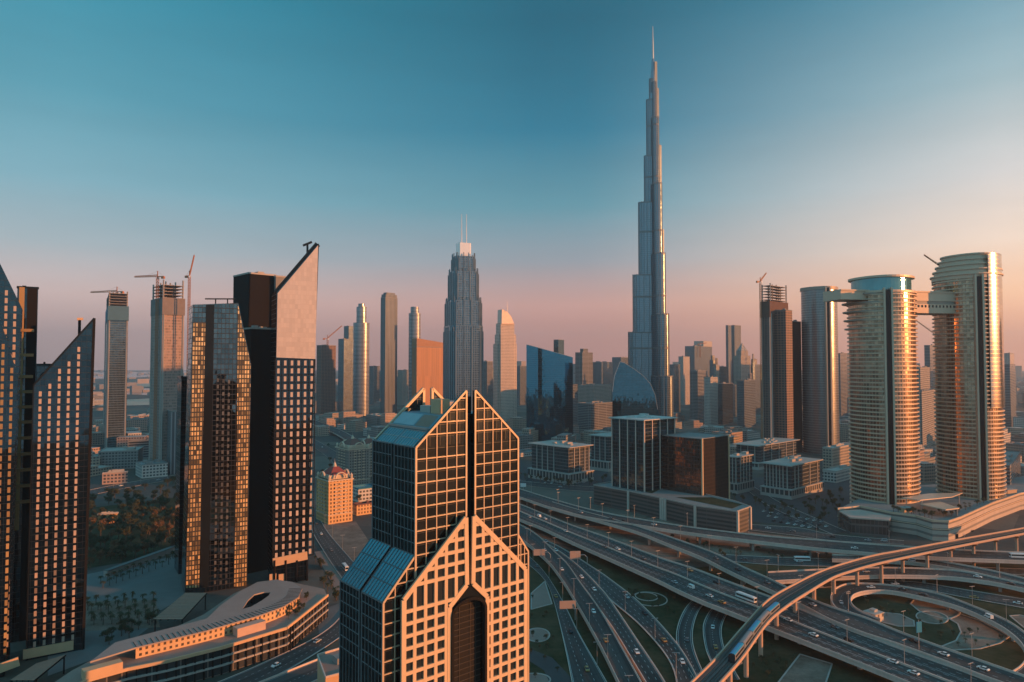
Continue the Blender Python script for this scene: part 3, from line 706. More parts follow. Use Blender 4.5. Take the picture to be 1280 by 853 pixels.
# sail topped tower
def sail():
    Y = 1750; t_ = None; P = lambda x, y: W(x, y, Y)
    b = P(631, 480); t_ = thing('sail_tower', 'pinkish tower ending in a curved pointed sail', 'tower', (b.x, b.y, 0))
    fac = facade('sail_windows', (0.60, 0.48, 0.41), (0.2, 0.17, 0.15), 3.4, 3.8, .45, .4, .2, .4, .5)
    for nm, x0, xc, x1, yt, dy in (('wall', 620, 626, 643, 404, 0), ('wing', 616.5, 622, 646, 430, 5), ('wing', 618.5, 624, 645, 418, 2)):
        poly, z = cbox(x0, xc, x1, yt, Y + dy, 62); q = MB(); q.prism([tuple(p) for p in poly], 0, z); q.build(nm, fac, t_)
    N_ = V((cos(R(62)), -sin(R(62)), 0)); B_ = P(634, 420) - N_ * 4
    prof = [onplane(x, y, B_, N_) for x, y in [(627, 405), (627.5, 387), (631, 388), (635, 391), (639, 396), (641.5, 402), (642.5, 405)]]
    q = MB(); q.extrude(prof[::-1], -N_ * 24); q.build('sail_crown', mat('sail_cladding', (0.62, 0.5, 0.42), .4, .2), t_)
    m_ = MB(); p = P(634, 390); e = P(634, 376); m_.tube((p.x, Y, p.z), (p.x, Y, e.z), .8, .2); m_.build('mast', M_steel, t_)
sail()

# ---------------------------------------------------------------- tallest tower
def tallest():
    Y = 1350; ax = W(816, 60, Y).x; mpp = Y / F
    t_ = thing('needle_tower', 'tallest stepped silver tower tapering to a needle spire', 'tower', (ax, Y, 0))
    fac = facade('needle_glazing', (0.27, 0.31, 0.34), (0.14, 0.21, 0.26), 2.6, 4.2, .34, .10, .22, 1.0, .4, .85, .12, .02, .08)
    band = mat('mechanical_band', (0.2, 0.2, 0.2), .5, .4, .1)
    zy = lambda y: W(816, y, Y).z
    dl = lambda px: px * mpp
    wings = [(276, [(dl(33), 416), (dl(27), 344.5), (dl(19.5), 254), (dl(12), 196), (dl(8.8), 126), (dl(5.0), 100)]),
             (62, [(dl(17.5) / .88, 437), (dl(13.8) / .88, 367.5), (dl(11.7) / .88, 288), (dl(9.3) / .88, 183), (dl(6.5) / .88, 112), (dl(4.6) / .88, 79)]),
             (166, [(58, 470), (46, 395), (35, 320), (25, 233), (16, 150), (9, 105)])]
    bd = MB()
    for az_, tiers in wings:
        d_ = hdir(az_); s_ = V((d_.y, -d_.x, 0)); q = MB()
        for i, (ext, yt) in enumerate(tiers):
            r = max(2.6, 13.5 - i * 1.75); r = min(r, ext * .8); L = max(ext - r, 0); z = zy(yt)
            cc = V((ax, Y, 0)) + d_ * L
            P = [V((ax, Y, 0)) - s_ * r] + [cc + d_ * (r * sin(pi * k / 14)) - s_ * (r * cos(pi * k / 14)) for k in range(15)] + [V((ax, Y, 0)) + s_ * r]
            q.prism([(p.x, p.y) for p in P], 0, z)
            r2 = r * 1.012
            P2 = [V((ax, Y, 0)) - s_ * r2] + [cc + d_ * (r2 * sin(pi * k / 14)) - s_ * (r2 * cos(pi * k / 14)) for k in range(15)] + [V((ax, Y, 0)) + s_ * r2]
            for zb in (zy(292), zy(437), zy(224), zy(373), zy(160)):
                if zb + 6 < z: bd.prism([(p.x, p.y) for p in P2], zb, zb + 4, bottom=True)
            bd.prism([(p.x, p.y) for p in P2], z - 1.2, z + 1.0, bottom=True)
        q.build('wing', fac, t_)
        rb = MB()
        for i, (ext, yt) in enumerate(tiers):
            r = max(2.6, 13.5 - i * 1.75); r = min(r, ext * .8); L = max(ext - r, 0); z = zy(yt); cc = V((ax, Y, 0)) + d_ * L
            z_lo = 0 if i == 0 else max(0, zy(tiers[i - 1][1]) - 30)
            for k in range(0, 15, 2):
                p = cc + d_ * (r * sin(pi * k / 14)) - s_ * (r * cos(pi * k / 14)); rb.bar((p.x, p.y, z_lo), (p.x, p.y, z + 2.0), 1.1, 1.1, 0, d_)
            for f_ in (.35, .7):
                for sg in (-1, 1): p = V((ax, Y, 0)) + d_ * L * f_ + s_ * r * sg; rb.bar((p.x, p.y, z_lo), (p.x, p.y, z + 1.5), 1.1, 1.1, 0, d_)
        rb.build('rib', mat('dark_steel_rib', (.15, .18, .2), .45, .5), t_)
    bd.build('mechanical_band', band, t_)
    q = MB(); q.cyl((ax, Y), 8.5, 7.5, 0, zy(118), 16); q.cyl((ax, Y), 5.4, 4.5, zy(118), zy(90), 14); q.cyl((ax, Y), 3.6, 2.6, zy(90), zy(74), 12); q.build('core', fac, t_)
    q = MB(); q.cyl((ax, Y), 1.9, 1.4, zy(74), zy(52), 10); q.cyl((ax, Y), 1.2, .5, zy(52), zy(33), 10); q.build('spire', M_steel, t_)
tallest()

# ---------------------------------------------------------------- round towers joined by a bridge
def lens(c, la, lb, az_, n=44):
    d_ = hdir(az_); s_ = V((d_.y, -d_.x, 0)); P = []
    for i in range(n):
        a = 2 * pi * i / n
        rr = 1 / ((abs(cos(a)) ** 1.75 + abs(sin(a)) ** 1.75) ** (1 / 1.75)); rr = max(rr, .8)
        P.append(c + d_ * la * cos(a) * rr + s_ * lb * sin(a) * rr)
    return [(p.x, p.y) for p in P]
F_bal = facade('balcony_glazing', (0.38, 0.28, 0.21), (0.34, 0.225, 0.15), 3.0, 4.1, .18, .25, .16, 1.0, .45, .2, .4, .02)
F_smooth = facade('smooth_curtain_wall', (0.22, 0.22, 0.22), (0.22, 0.23, 0.235), 1.5, 4.1, .2, .16, .25, .65, .35, .4, .15)
M_slab = mat('slab_edge', (0.60, 0.44, 0.32), .45, .15, .1, .2)
M_slab2 = mat('dull_slab_edge', (0.34, 0.27, 0.22), .5, .1, .1, .2)
def rtower(label, pxc, wpx, ytop, ybase, tip, slabs=True, crown=0, k=1.18, fac=None):
    Y = depth_at(pxc, ybase); c = W(pxc, ytop, Y); c.z = 0; D = c.y
    hw = wpx / 2 / F * (D * cp)
    z = W(pxc, ytop, Y).z
    t_ = thing('round_apartment_tower', label, 'tower', (c.x, c.y, 0))
    la, lb = hw * 1.06, hw * .97
    q = MB(); q.prism(lens(c, la * .95, lb * .95, tip), 0, z, 0); q.build('wall', fac or F_bal, t_)
    if slabs:
        sb = MB()
        for zz in frange(8, z - 2, 4.1): sb.prism(lens(c, la, lb, tip), zz, zz + 1.15, bottom=True)
        sb.build('balcony_slabs', M_slab, t_)
    d_ = hdir(tip); s_ = V((d_.y, -d_.x, 0))
    f = MB()
    for o in (-3.2, 3.2):
        p = c + d_ * (la * 1.0) + s_ * o; f.bar((p.x, p.y, 0), (p.x, p.y, z + 3), 1.6, 6.5, 0, d_)
    f.build('fin', M_slab, t_)
    f = MB(); p = c + d_ * (la * .97); f.bar((p.x, p.y, 0), (p.x, p.y, z + 1), 4.6, 5.0, 0, d_); f.build('glass_slot', M_dark, t_)
    return t_, c, la, lb, z, Y
# left smooth tower, farther away
t1, c1, la1, lb1, z1, Y1 = rtower('smooth grey tower edged in gold, behind and left of the bridge', 1023.5, 46, 364, 566, 182, False, fac=F_smooth)
q = MB(); q.prism(lens(c1, la1 * 1.0, lb1 * 1.0, 182), z1, z1 + 5); q.build('crown', M_slab2, t1)
# middle tower
t2, c2, la2, lb2, z2, Y2 = rtower('balconied round tower with teal glass crown, left support of the bridge', 1101, 81, 368, 642, 199)
q = MB(); q.prism(lens(c2, la2 * .86, lb2 * .86, 199), z2, z2 + 14); q.build('crown', mat('crown_glass', (0.12, 0.3, 0.33), .1, .6), t2)
q = MB(); q.prism(lens(c2, la2 * .95, lb2 * .95, 199), z2 + 14, z2 + 16, bottom=True); q.prism(lens(c2, la2 * 1.0, lb2 * 1.0, 199), z2 - 1, z2 + 1.2, bottom=True)
q.prism(lens(c2, la2 * .3, lb2 * .3, 199), z2 + 16, z2 + 18.5); q.build('crown_slab', M_slab, t2)
q = MB()
for k in range(5):
    zz = z2 - 2 - k * 8.5; q.prism(lens(c2 + V((-6.5 + k * .8, 0, 0)), la2 * .86, lb2 * .98, 199), zz, zz + 1.4, bottom=True)
q.build('terrace', M_slab2, t2)
# right tower with stepped crown
t3, c3, la3, lb3, z3, Y3 = rtower('tallest balconied round tower with stepped crown glinting at its right', 1207, 77, 352, 637, 196)
q = MB()
for k in range(5):
    e = 1 - .045 * k; q.prism(lens(c3 + V((1.1 * k, 0, 0)), la3 * e, lb3 * e, 196), z3 + k * 5.2, z3 + k * 5.2 + 5.2 * .75)
    q.prism(lens(c3 + V((1.1 * k, 0, 0)), la3 * e * 1.05, lb3 * e * 1.05, 196), z3 + k * 5.2 + 3.8, z3 + k * 5.2 + 5.2, bottom=True)
q.build('stepped_crown', M_slab, t3)
def bay(t_, c, la, lb, tip, a0, a1, z0, z1, m):
    P = [V((*p, 0)) for p in lens(c, la * 1.015, lb * 1.015, tip, 240)]; q = MB()
    def az_of(p): v = p - c; return (math.degrees(atan2(v.x, v.y))) % 360
    P = sorted([p for p in P if a0 <= az_of(p) <= a1], key=az_of); u = 0
    for i in range(len(P) - 1): u = q.quadv(P[i + 1], P[i], z0, z1, u)
    q.build('added_glint_bay', m, t_, True)
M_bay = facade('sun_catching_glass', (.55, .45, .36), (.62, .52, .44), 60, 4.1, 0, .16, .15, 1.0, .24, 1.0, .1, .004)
bay(t3, c3, la3, lb3, 196, 128, 180, z3 * .45, z3 + 25, M_bay)  # mirror-like strip added so the tower's right side glints in the sun
# bridge
def bridge():
    d_ = (c3 - c2).normalized(); s_ = V((d_.y, -d_.x, 0)); zt = z2 + 1.5
    b = thing('sky_bridge', 'long pale sky bridge joining the two balconied round towers', 'bridge', (c2.x, c2.y, 0))
    A = c2 - d_ * (lb2 + 24); B = c3 - d_ * (lb3 * .7)
    q = MB(); q.bar(A + UP * (zt - 4.6), B + UP * (zt - 4.6), 27, 8.6); q.build('upper_deck', M_slab, b)
    g_ = MB(); A2 = c2 + d_ * lb2 * .8; g_.bar(A2 + UP * (zt - 10.5), B + UP * (zt - 10.5), 26, 3.4); g_.build('glazing', M_slab2, b)
    l_ = MB(); l_.bar(A2 + UP * (zt - 16.6), B + UP * (zt - 16.6), 27, 9); l_.build('lower_deck', M_slab, b)
    e = MB(); e.bar(A + UP * (zt + .3), B + UP * (zt + .3), 28.5, 1.4); e.build('roof_edge', M_slab, b)
    w_ = MB(); n_ = 13; L = (B - A2).length
    for i in range(n_):
        p = A2 + d_ * L * (i + .5) / n_; p = p + s_ * (13.55 if s_.y < 0 else -13.55)
        w_.box(p, (d_.x, d_.y), 1.6, .4, zt - 15.4, zt - 13)
    w_.build('porthole', M_dark, b)
bridge()
def rpodium():
    z = 16
    px = [(1047, 637), (1075, 634), (1115, 642), (1145, 646), (1165, 652), (1185, 653), (1200, 648), (1240, 630), (1275, 618), (1310, 612), (1310, 590), (1250, 600), (1100, 610)]
    P = [G(x, y, z) for x, y in px]; poly = [(p.x, p.y) for p in P]
    b = thing('round_towers_podium', 'curved pale podium with terrace garden under the round towers', 'building', (P[3].x, P[3].y, 0))
    q = MB(); q.prism(poly, 0, z, 0, 1); q.build('wall', [facade('podium_bands', (0.48, 0.38, 0.32), (0.16, 0.14, 0.13), 200, 5.3, 0, .62, .6, 0, .7), M_roof], b)
    r = MB(); n = 9
    for i in range(n): r.bar(P[i] + UP * .6, P[i + 1] + UP * .6, 1.2, 1.8)
    for i in range(n): r.bar(P[i] - UP * 6.2, P[i + 1] - UP * 6.2, 1.0, .8)
    r.build('parapet', M_slab, b)
    w_ = MB()
    for x, y in ((1196, 671), (1215.5, 666), (1234, 661)):
        p = W(x, y, 0.1)
        a, e = P[6], P[8]; nrm = V((-(e - a).y, (e - a).x, 0)).normalized(); p = onplane(x, y, a, nrm)
        dd = (e - a).normalized(); dd.z = 0; tow = nrm if nrm.y < 0 else -nrm
        w_.box(p + tow * .15, (dd.x, dd.y), 4.2, .6, p.z - 2.2, p.z + 2.2)
    w_.build('opening', M_dark, b)
    # flat roofed pavilion at the left end
    pv = thing('pavilion', 'dark glass pavilion under a pale sloping flat roof, left of the podium', 'building', (*G(1075, 668, 0).xy, 0))
    zz = 15; a = [G(1048, 638, zz), (G(1062, 646.5, zz)), G(1112, 650, zz), G(1114, 645, zz), G(1075, 637, zz)]
    q = MB(); q.prism([(p.x, p.y) for p in inset([tuple(p.xy) for p in a], .94) and [V(p) for p in inset([tuple(p.xy) for p in a], .94)]], 0, zz - 1.2); q.build('wall', facade('pavilion_glass', (.1, .09, .085), (.1, .1, .1), 3, 8, .1, .2, .1, .6), pv)
    q = MB(); q.prism([tuple(p.xy) for p in a], zz - 1.2, zz, bottom=True); q.build('roof', mat('pink_metal_roof', (.50, .36, .30), .6), pv)
    # canopies and lit kiosks
    for lb, pts, zc in (('thin white canopy fanned out between the round towers', [(1128, 622), (1160, 617), (1203, 616), (1190, 621), (1150, 625)], 27),
                        ('slanted pink roof canopy on the terrace', [(1150, 630), (1175, 627), (1199, 635), (1182, 637)], 24)):
        cc = G(*pts[0], zc); o = thing('terrace_canopy', lb, 'canopy', (cc.x, cc.y, z))
        q = MB(); q.prism([tuple(G(x, y, zc).xy) for x, y in pts], zc - .8, zc, bottom=True); q.build('canopy_roof', M_slab, o)
        for x, y in pts[::2]:
            p = G(x, y, zc).xy; pc_ = sum((G(*k_, zc).xy for k_ in pts), V((0, 0))) / len(pts); p = p.lerp(pc_, .12)
            q = MB(); q.bar((p.x, p.y, z), (p.x, p.y, zc - .8), .7, .7, 0, V((1, 0, 0))); q.build('post', M_steel, o)
    for lb, x, y, w_ in (('gold lit kiosk at the foot of the bridge tower', 1132, 640, 9), ('bright wall panel at the terrace right end', 1262, 617, 14)):
        p = G(x, y, z); o = thing('terrace_kiosk', lb, 'kiosk', (p.x, p.y, z)); q = MB(); q.box(p, hdir(70), w_, 5, z, z + 4); q.build('wall', M_ochre, o)
        q = MB(); q.box(p, hdir(70), w_ + 1, 6, z + 4, z + 4.5); q.build('roof', M_roof2, o)
rpodium()
# ---------------------------------------------------------------- unfinished towers with cranes
F_unf = facade('unfinished_floors', (0.30, 0.22, 0.18), (0.06, 0.055, 0.055), 6, 4, .22, .3, .5, .1)
F_sheet = facade('new_glazing', (0.22, 0.24, 0.25), (0.20, 0.24, 0.27), 2, 4, .15, .2, .15, .6)
M_net = mat('safety_net', (0.07, 0.16, 0.22), .8, 0, .2, .1)
def unfinished(label, pl, pc, pr, ytop, Y, netrow, base=None, glz=F_sheet, a=50, net=M_net):
    poly, z = cbox(pl, pc, pr, ytop, Y, a); c = sum((V(p) for p in poly), V((0, 0))) / 4
    t_ = thing('unfinished_tower', label, 'tower', (c.x, c.y, 0))
    zn = W(pc, netrow, Y).z
    q = MB(); q.prism([tuple(p) for p in poly], 0, zn, 0); q.build('wall', glz, t_)
    q = MB()
    for zz in frange(zn + 4, z, 4.5): q.prism(inset(poly, .96), zz, zz + .7, bottom=True)
    for p in inset(poly, .9) + inset(poly, .45): q.bar((p[0], p[1], zn), (p[0], p[1], z + rnd.uniform(0, 5)), 1.6, 1.6, 0, V((1, 0, 0)))
    q.build('bare_floors', M_concrete, t_)
    q = MB(); zz = zn + (z - zn) * .15; q.prism(inset(poly, 1.05), zn - 6, zz + (z - zn) * .3, 0, None, False); q.build('safety_screen', net, t_)
    q = MB()
    for k in (0.06, .94):
        p = V(poly[0]).lerp(V(poly[1]), k); q.bar((p.x, p.y, 0), (p.x, p.y, zn), 1.8, 1.8, 0, V((1, 0, 0)))
        p = V(poly[0]).lerp(V(poly[3]), k); q.bar((p.x, p.y, 0), (p.x, p.y, zn), 1.8, 1.8, 0, V((1, 0, 0)))
    q.build('hoist_rail', M_concrete, t_)
    return t_, poly, z, c
def crane(label, base, mast_top, jib_az, jib_l, cj=12, w=2.0, up=0.0):
    """hammerhead tower crane: lattice mast, jib, counter jib, cab"""
    base = V(base); t_ = thing('tower_crane', label, 'crane', base); d_ = hdir(jib_az); h = mast_top
    q = MB(); k = w / 2
    cs = [(k, k), (-k, k), (-k, -k), (k, -k)]
    for x, y in cs: q.bar(base + V((x, y, 0)), V((base.x + x, base.y + y, h)), .35 * w / 2, .35 * w / 2, 0, V((1, 0, 0)))
    for i, zz in enumerate(frange(base.z, h - 4, w * 1.6)):
        for j in range(4):
            a, b = cs[j], cs[(j + 1) % 4]
            q.bar((base.x + a[0], base.y + a[1], zz), (base.x + b[0], base.y + b[1], min(h, zz + w * 1.6)), .22 * w / 2, .22 * w / 2)
    q.build('mast', M_crane, t_)
    T = V((base.x, base.y, h)); tip = T + d_ * jib_l + UP * up * jib_l
    q = MB()
    s_ = V((d_.y, -d_.x, 0)) * w * .4
    q.bar(T + s_, tip + s_, .3 * w, .3 * w); q.bar(T - s_, tip - s_, .3 * w, .3 * w); q.bar(T + UP * w * .9, tip + UP * w * .5, .3 * w, .3 * w)
    n = int(jib_l / (w * 1.4)) + 1
    for i in range(n):
        a = T.lerp(tip, i / n); b = T.lerp(tip, (i + .5) / n); q.bar(a + s_, b + UP * w * .8, .16 * w, .16 * w); q.bar(b + UP * w * .8, T.lerp(tip, (i + 1) / n) - s_, .16 * w, .16 * w)
    q.build('jib', M_crane, t_)
    q = MB(); q.bar(T, T - d_ * cj, w * .8, .4 * w); q.box(T - d_ * (cj * .85), (d_.x, d_.y), w * 1.6, w * 1.2, h - w * 1.2, h + .1); q.build('counter_jib', M_crane, t_)
    q = MB(); q.bar(T, T + UP * w * 3, .4 * w, .4 * w, 0, V((1, 0, 0))); q.bar(T + UP * w * 3, T + d_ * jib_l * .6 + UP * up * jib_l * .6, .14, .14); q.bar(T + UP * w * 3, T - d_ * cj, .14, .14); q.build('apex', M_crane, t_)
    q = MB(); q.box(T + s_ * 2 + d_ * w * .4, (d_.x, d_.y), w * .8, w * .7, h - w * 1.1, h - .1); q.build('cab', M_white, t_)
    return t_
_, p_, z_, c_ = unfinished('unfinished blue screened tower with bare concrete floors on top', 127, 136, 161, 366, 1150, 396, a=58, glz=facade('teal_new_glazing', (.12, .15, .16), (.14, .19, .21), 2, 4, .15, .2, .12, .9))
crane('orange crane standing on the blue screened tower', (c_.x, c_.y, z_ - 12), W(142, 359, 1150).z, -75, 58, 14, 3)
_, p_, z_, c_ = unfinished('unfinished tower with a pink sunlit side and grey left side', 190, 204, 231, 353, 950, 388, a=46, glz=facade('pink_new_glazing', (.38, .26, .22), (.24, .19, .17), 2, 4, .2, .35, .5, .0, spec=.2), net=mat('grey_screen', (.2, .17, .16), .8))
q0 = W(194.5, 500, 955); crane('tall orange crane left of the pink sided tower', (q0.x, q0.y, 0), W(195, 346, 955).z, -80, 36, 10, 2.6)
q0 = W(234.5, 500, 955); crane('luffing crane right of the pink sided tower with jib raised', (q0.x, q0.y, 0), W(235, 345, 955).z, 95, 6.5, 5, 2.4, 4.4)
t_, p_, z_ = block('grey_annex', 'plain grey annex block at the foot of the pink sided tower', 'building', 197, 214, 228, 515, 930, F_stripe, None, 55, 2)
t_, p_, z_ = block('grey_annex', 'low grey hall between the two unfinished towers', 'building', 136, 160, 192, 552, 1080, F_grey, None, 60, 4)
_, p_, z_, c_ = unfinished('dark reddish unfinished tower left of the smooth grey tower', 951, 962, 984, 357, 1080, 392, glz=facade('raw_floors', (.17, .115, .10), (.05, .045, .045), 5, 4, .3, .3, .5, .1), net=mat('brown_screen', (.12, .07, .055), .9))
t_, p_, z_ = block('unfinished_wing', 'red brown lower wing leaning against the dark unfinished tower', 'building', 962, 982, 990, 388, 1075, F_brick, None, 50, 2)
crane('mast crane left of the dark unfinished tower', (W(952, 500, 1085).x, 1085, 0), W(952, 352, 1085).z, 60, 14, 8, 2.2, 1.0)
crane('pair of small derricks on the dark unfinished tower', (c_.x, c_.y, z_ - 6), z_ + 7, 30, 9, 5, 1.8, .8)
b_ = W(407, 440, 1900); crane('small red crane above the reddish unfinished tower', (b_.x, b_.y + 20, b_.z - 20), W(407, 423, 1900).z, 60, 40, 12, 3.4, .9)
b_ = W(877, 440, 2600); crane('small crane on the wide dark crowned block', (b_.x, b_.y + 20, b_.z - 20), W(877, 430, 2600).z, 80, 26, 10, 3.4, .1)
b_ = W(1170, 400, 1900); crane('thin crane seen under the sky bridge', (b_.x, b_.y, 0), W(1164, 420, 1900).z, -60, 60, 12, 3.6, .9)
b_ = c3 + V((-16, 10, 0)); crane('small crane behind the stepped crown of the right round tower', (b_.x, b_.y, z3 - 8), z3 + 14, -65, 18, 6, 1.8, .9)

# ---------------------------------------------------------------- glass wedge, curved glass, boxes in the middle
def wedge():
    Y = depth_at(680, 552); t_ = thing('glass_wedge_building', 'blue mirror glass tower with slanted roof, left of the tallest tower', 'building', (*W(686, 545, Y).xy, 0))
    A, B = W(658, 431, Y), W(716, 447, Y - 6); zl, zr = A.z, B.z
    n = 12; fr = []
    for i in range(n + 1):
        k = i / n; p = A.lerp(B, k); bow = sin(pi * k) * 5; fr.append((p.x, p.y - bow))
    bk = [(B.x + 2, B.y + 34), (A.x + 4, A.y + 34)]
    zf = lambda p: zl + (zr - zl) * min(1, max(0, (p[0] - A.x) / (B.x - A.x)))
    q = MB(); q.prism(fr + bk, 0, zf); q.build('wall', facade('mirror_blue_glazing', (.02, .06, .09), (.08, .26, .36), 1.6, 4, .1, .08, .05, 1.0, .3, .4, .08, .006), t_)
    r = MB()
    for i in range(n): r.bar((*fr[i], zf(fr[i]) + .2), (*fr[i + 1], zf(fr[i + 1]) + .2), .8, .8)
    r.build('roof_edge', M_steel, t_)
wedge()
def curved():
    Y = depth_at(790, 575); t_ = thing('curved_glass_building', 'dark glass tower with pointed top and curved right edge before the tallest tower', 'building', (*W(792, 540, Y).xy, 0))
    pr = [(765, 545), (765.5, 490), (768, 470), (775, 452.5), (780, 453.5), (792, 461), (804, 470), (813, 480), (819, 494), (822, 512), (822, 545)]
    P = [V((W(x, y, Y).x, Y, max(0, W(x, y, Y).z))) for x, y in pr]; P[0].z = 0; P[-1].z = 0
    q = MB(); q.extrude(P[::-1], (6, 30, 0)); q.build('wall', facade('wavy_dark_glazing', (.02, .04, .05), (.10, .22, .28), 2.2, 4, .06, .06, .05, 1.0, .3, .4, .15, .006), t_)
    r = MB()
    for i in range(1, len(P) - 2): r.bar(P[i], P[i + 1], .8, .8)
    r.build('roof_edge', M_steel, t_)
curved()
def fins_on(t_, poly, z0, z1, ks, m, w=1.0, dep=1.0, sides=(0, 3), name='pilaster', k3=None):
    q = MB()
    for s_ in sides:
        a, b = V(poly[s_]), V(poly[(s_ + 1) % 4])
        for k in (ks if s_ == 0 or k3 is None else k3):
            p = a.lerp(b, k); dd = (b - a).normalized(); nrm = V((dd.y, -dd.x)); p = p + nrm * dep * .3
            q.box(p, (dd.x, dd.y), w, dep, z0, z1)
    q.build(name, m, t_)
t_, poly, z = block('glass_office_tower', 'teal glass office tower with pale ribs and flat white roof', 'building', 765, 805, 843, 526, depth_at(805, 640), F_teal, mat('whitish_roof', (.5, .47, .44), .8), 50, 5)
fins_on(t_, poly, 0, z, (.0, .25, .5, .75, 1), M_rail, 1.0, .9, (0, 3))
q = MB(); q.prism(inset([tuple(p) for p in poly], 1.12), z, z + 1.0, bottom=True); q.build('roof_canopy', mat('whitish_roof', (.5, .47, .44)), t_)
t_, poly, z = block('bronze_glass_building', 'brown box tower with bronze mirror face and bright corner edge', 'building', 828, 877, 910, 549, depth_at(877, 645), F_brnG, M_roof, 47, 0, parapet=.6)
q = MB(); q.prism([tuple(p) for p in inset(poly, 1.006)], 0, z + .1, 0, None, False)
q = MB(); a, b = V(poly[0]), V(poly[1]); dd = (b - a).normalized(); nrm = V((dd.y, -dd.x)); q.quadv(a + nrm * .3, b + nrm * .3, 0, z); q.build('louvre_face', F_brnR, t_)
fins_on(t_, poly, 0, z + .6, (0.0, 1.0), M_stone, 1.5, 1.5, (0,), 'corner_edge')
# long podium of the two office towers
def lowpod():
    z = 20
    px = [(742, 607), (788, 615), (830, 624), (870, 633), (921, 640), (938, 634), (918, 627), (880, 618), (830, 608), (780, 600)]
    P = [G(x, y, z) for x, y in px]
    t_ = thing('long_podium', 'long low car park podium under the two office towers', 'building', (*P[3].xy, 0))
    q = MB(); q.prism([tuple(p.xy) for p in P], 0, z, 0, 1); q.build('wall', [F_car, M_roof], t_)
    r = MB()
    for i in range(len(P)): r.bar(P[i] + UP * .5, P[(i + 1) % len(P)] + UP * .5, .8, 1.2)
    r.build('parapet', M_concrete, t_)
    f = MB()
    for i, k in ((0, .95), (1, .92), (2, .05), (2, .98), (4, 0.03), (4, .95), (1, .98)):
        p = P[i].lerp(P[(i + 1) % len(P)], k); dd = (P[(i + 1) % len(P)] - P[i]).normalized(); nr = V((dd.y, -dd.x, 0)); f.box(p + nr * .5, (dd.x, dd.y), 2.2, 1.6, 0, z + .4)
    f.build('pilaster', mat('pale_pilaster', (.52, .44, .38), .7), t_)
    gq = MB(); gq.face([V((p.x, p.y, z + .25)) for p in (G(845, 622, z), G(915, 636, z), G(928, 631, z), G(890, 622, z))]); gq.face([V((p.x, p.y, z + .25)) for p in (G(765, 607, z), G(815, 617, z), G(825, 612, z), G(790, 605, z))])
    gq.build('roof_garden', M_lawn, t_)
lowpod()
M_off = mat('office_stone', (.40, .37, .34), .75, 0, .12, .2)
F_offg = facade('office_dark_glass', (.10, .11, .115), (.07, .09, .1), 2.5, 4.2, .12, .25, .1, .6)
def office(label, pl, pc, pr, ytop, ybase, ks, k3, a=50, units=6):
    Y = depth_at(pc, ybase)
    poly, z = cbox(pl, pc, pr, ytop, Y, a); c = sum((V(p) for p in poly), V((0, 0))) / 4
    t_ = thing('office_block', label, 'building', (c.x, c.y, 0))
    body = inset(poly, .88); pod = inset(poly, 1.0)
    q = MB(); q.prism([tuple(p) for p in pod], 0, z * .26); q.build('base_storey', facade('office_base', (.40, .36, .33), (.05, .055, .06), 5.5, 20, .3, .2, .3, .2), t_)
    q = MB(); q.prism([tuple(p) for p in inset(poly, 1.02)], z * .26, z * .26 + 1.2, bottom=True); q.build('base_cornice', M_off, t_)
    q = MB(); q.prism([tuple(p) for p in body], z * .26 + 1.2, z - .8, 0, None, False); q.build('wall', F_offg, t_)
    fins_on(t_, body, z * .26 + 1.2, z - .8, ks, M_off, 1.1, 1.0, (0,), 'pilaster')
    fins_on(t_, body, z * .26 + 1.2, z - .8, k3, M_off, 1.1, 1.0, (3,), 'pilaster')
    q = MB(); q.prism([tuple(p) for p in inset(poly, 1.0)], z - .8, z + .3, bottom=True)
    for k in range(units):
        p = V(poly[0]).lerp(V(poly[2]), rnd.uniform(.25, .75)) + V((rnd.uniform(-9, 9), rnd.uniform(-9, 9))); q.box(p, hdir(a), rnd.uniform(3, 10), rnd.uniform(3, 7), z + .3, z + rnd.uniform(1.5, 4))
    q.build('roof', M_roof2, t_); return t_
office('dark glass office block with white piers and overhanging roof below the wedge', 660, 712, 742, 560, 606, (.25, .5, .75, .95), (.15, .3, .45, .62), 46)
office('smaller office block behind the teal glass tower, brownish roof', 735, 760, 800, 546, 590, (.1, .3, .5, .7), (.2, .5, .8), 46)
office('striped office block with white piers near the round towers', 950, 989, 1029, 583, 625, (.1, .22, .62, .9), (.1, .22, .34, .46, .58, .7, .85), 48)
office('small striped office right of the brown box tower', 905, 921, 942, 572, 618, (.2, .4, .6, .8), (.3, .6, .9), 48, 3)
office('long low office with rooftop plant behind the striped one', 915, 948, 1000, 558, 588, (.1, .3, .5, .7, .9), (.2, .5, .8), 48, 10)
block('low_building', 'flat tan building at the foot of the smooth grey tower', 'building', 1028, 1040, 1066, 561, depth_at(1040, 592), F_low[0], M_roof2, 48, 3)
block('low_building', 'low white hall beside the striped office', 'building', 1028, 1045, 1068, 590, depth_at(1045, 604), F_low[3], M_roof2, 48, 3)
block('low_building', 'dark cube hall behind the office with overhanging roof', 'building', 722, 738, 766, 505, 1550, F_grey, None, 44, 3)

for i_, (x_, y_, w_, h_, lb_) in enumerate(((790, 752, 62, 200, 'unseen tower added beyond the right edge to shade the offices, nearer one'), (880, 800, 66, 215, 'unseen tower added beyond the right edge to shade the offices, farther one'))):  # unseen towers, added only to throw shade over the offices
    t_ = thing('added_shade_tower', lb_, 'tower', (x_, y_, 0)); u_ = hdir(50); v_ = V((-u_.y, u_.x, 0)); P_ = [(V((x_, y_, 0)) + u_ * w_ * .5 * a_ + v_ * w_ * .4 * b_).xy for a_, b_ in ((-1, -1), (1, -1), (1, 1), (-1, 1))]
    q = MB(); q.prism([tuple(p) for p in P_], 0, h_, 0, None, False); q.build('wall', F_warm, t_); roof_on(t_, P_, h_, M_roof, 3)
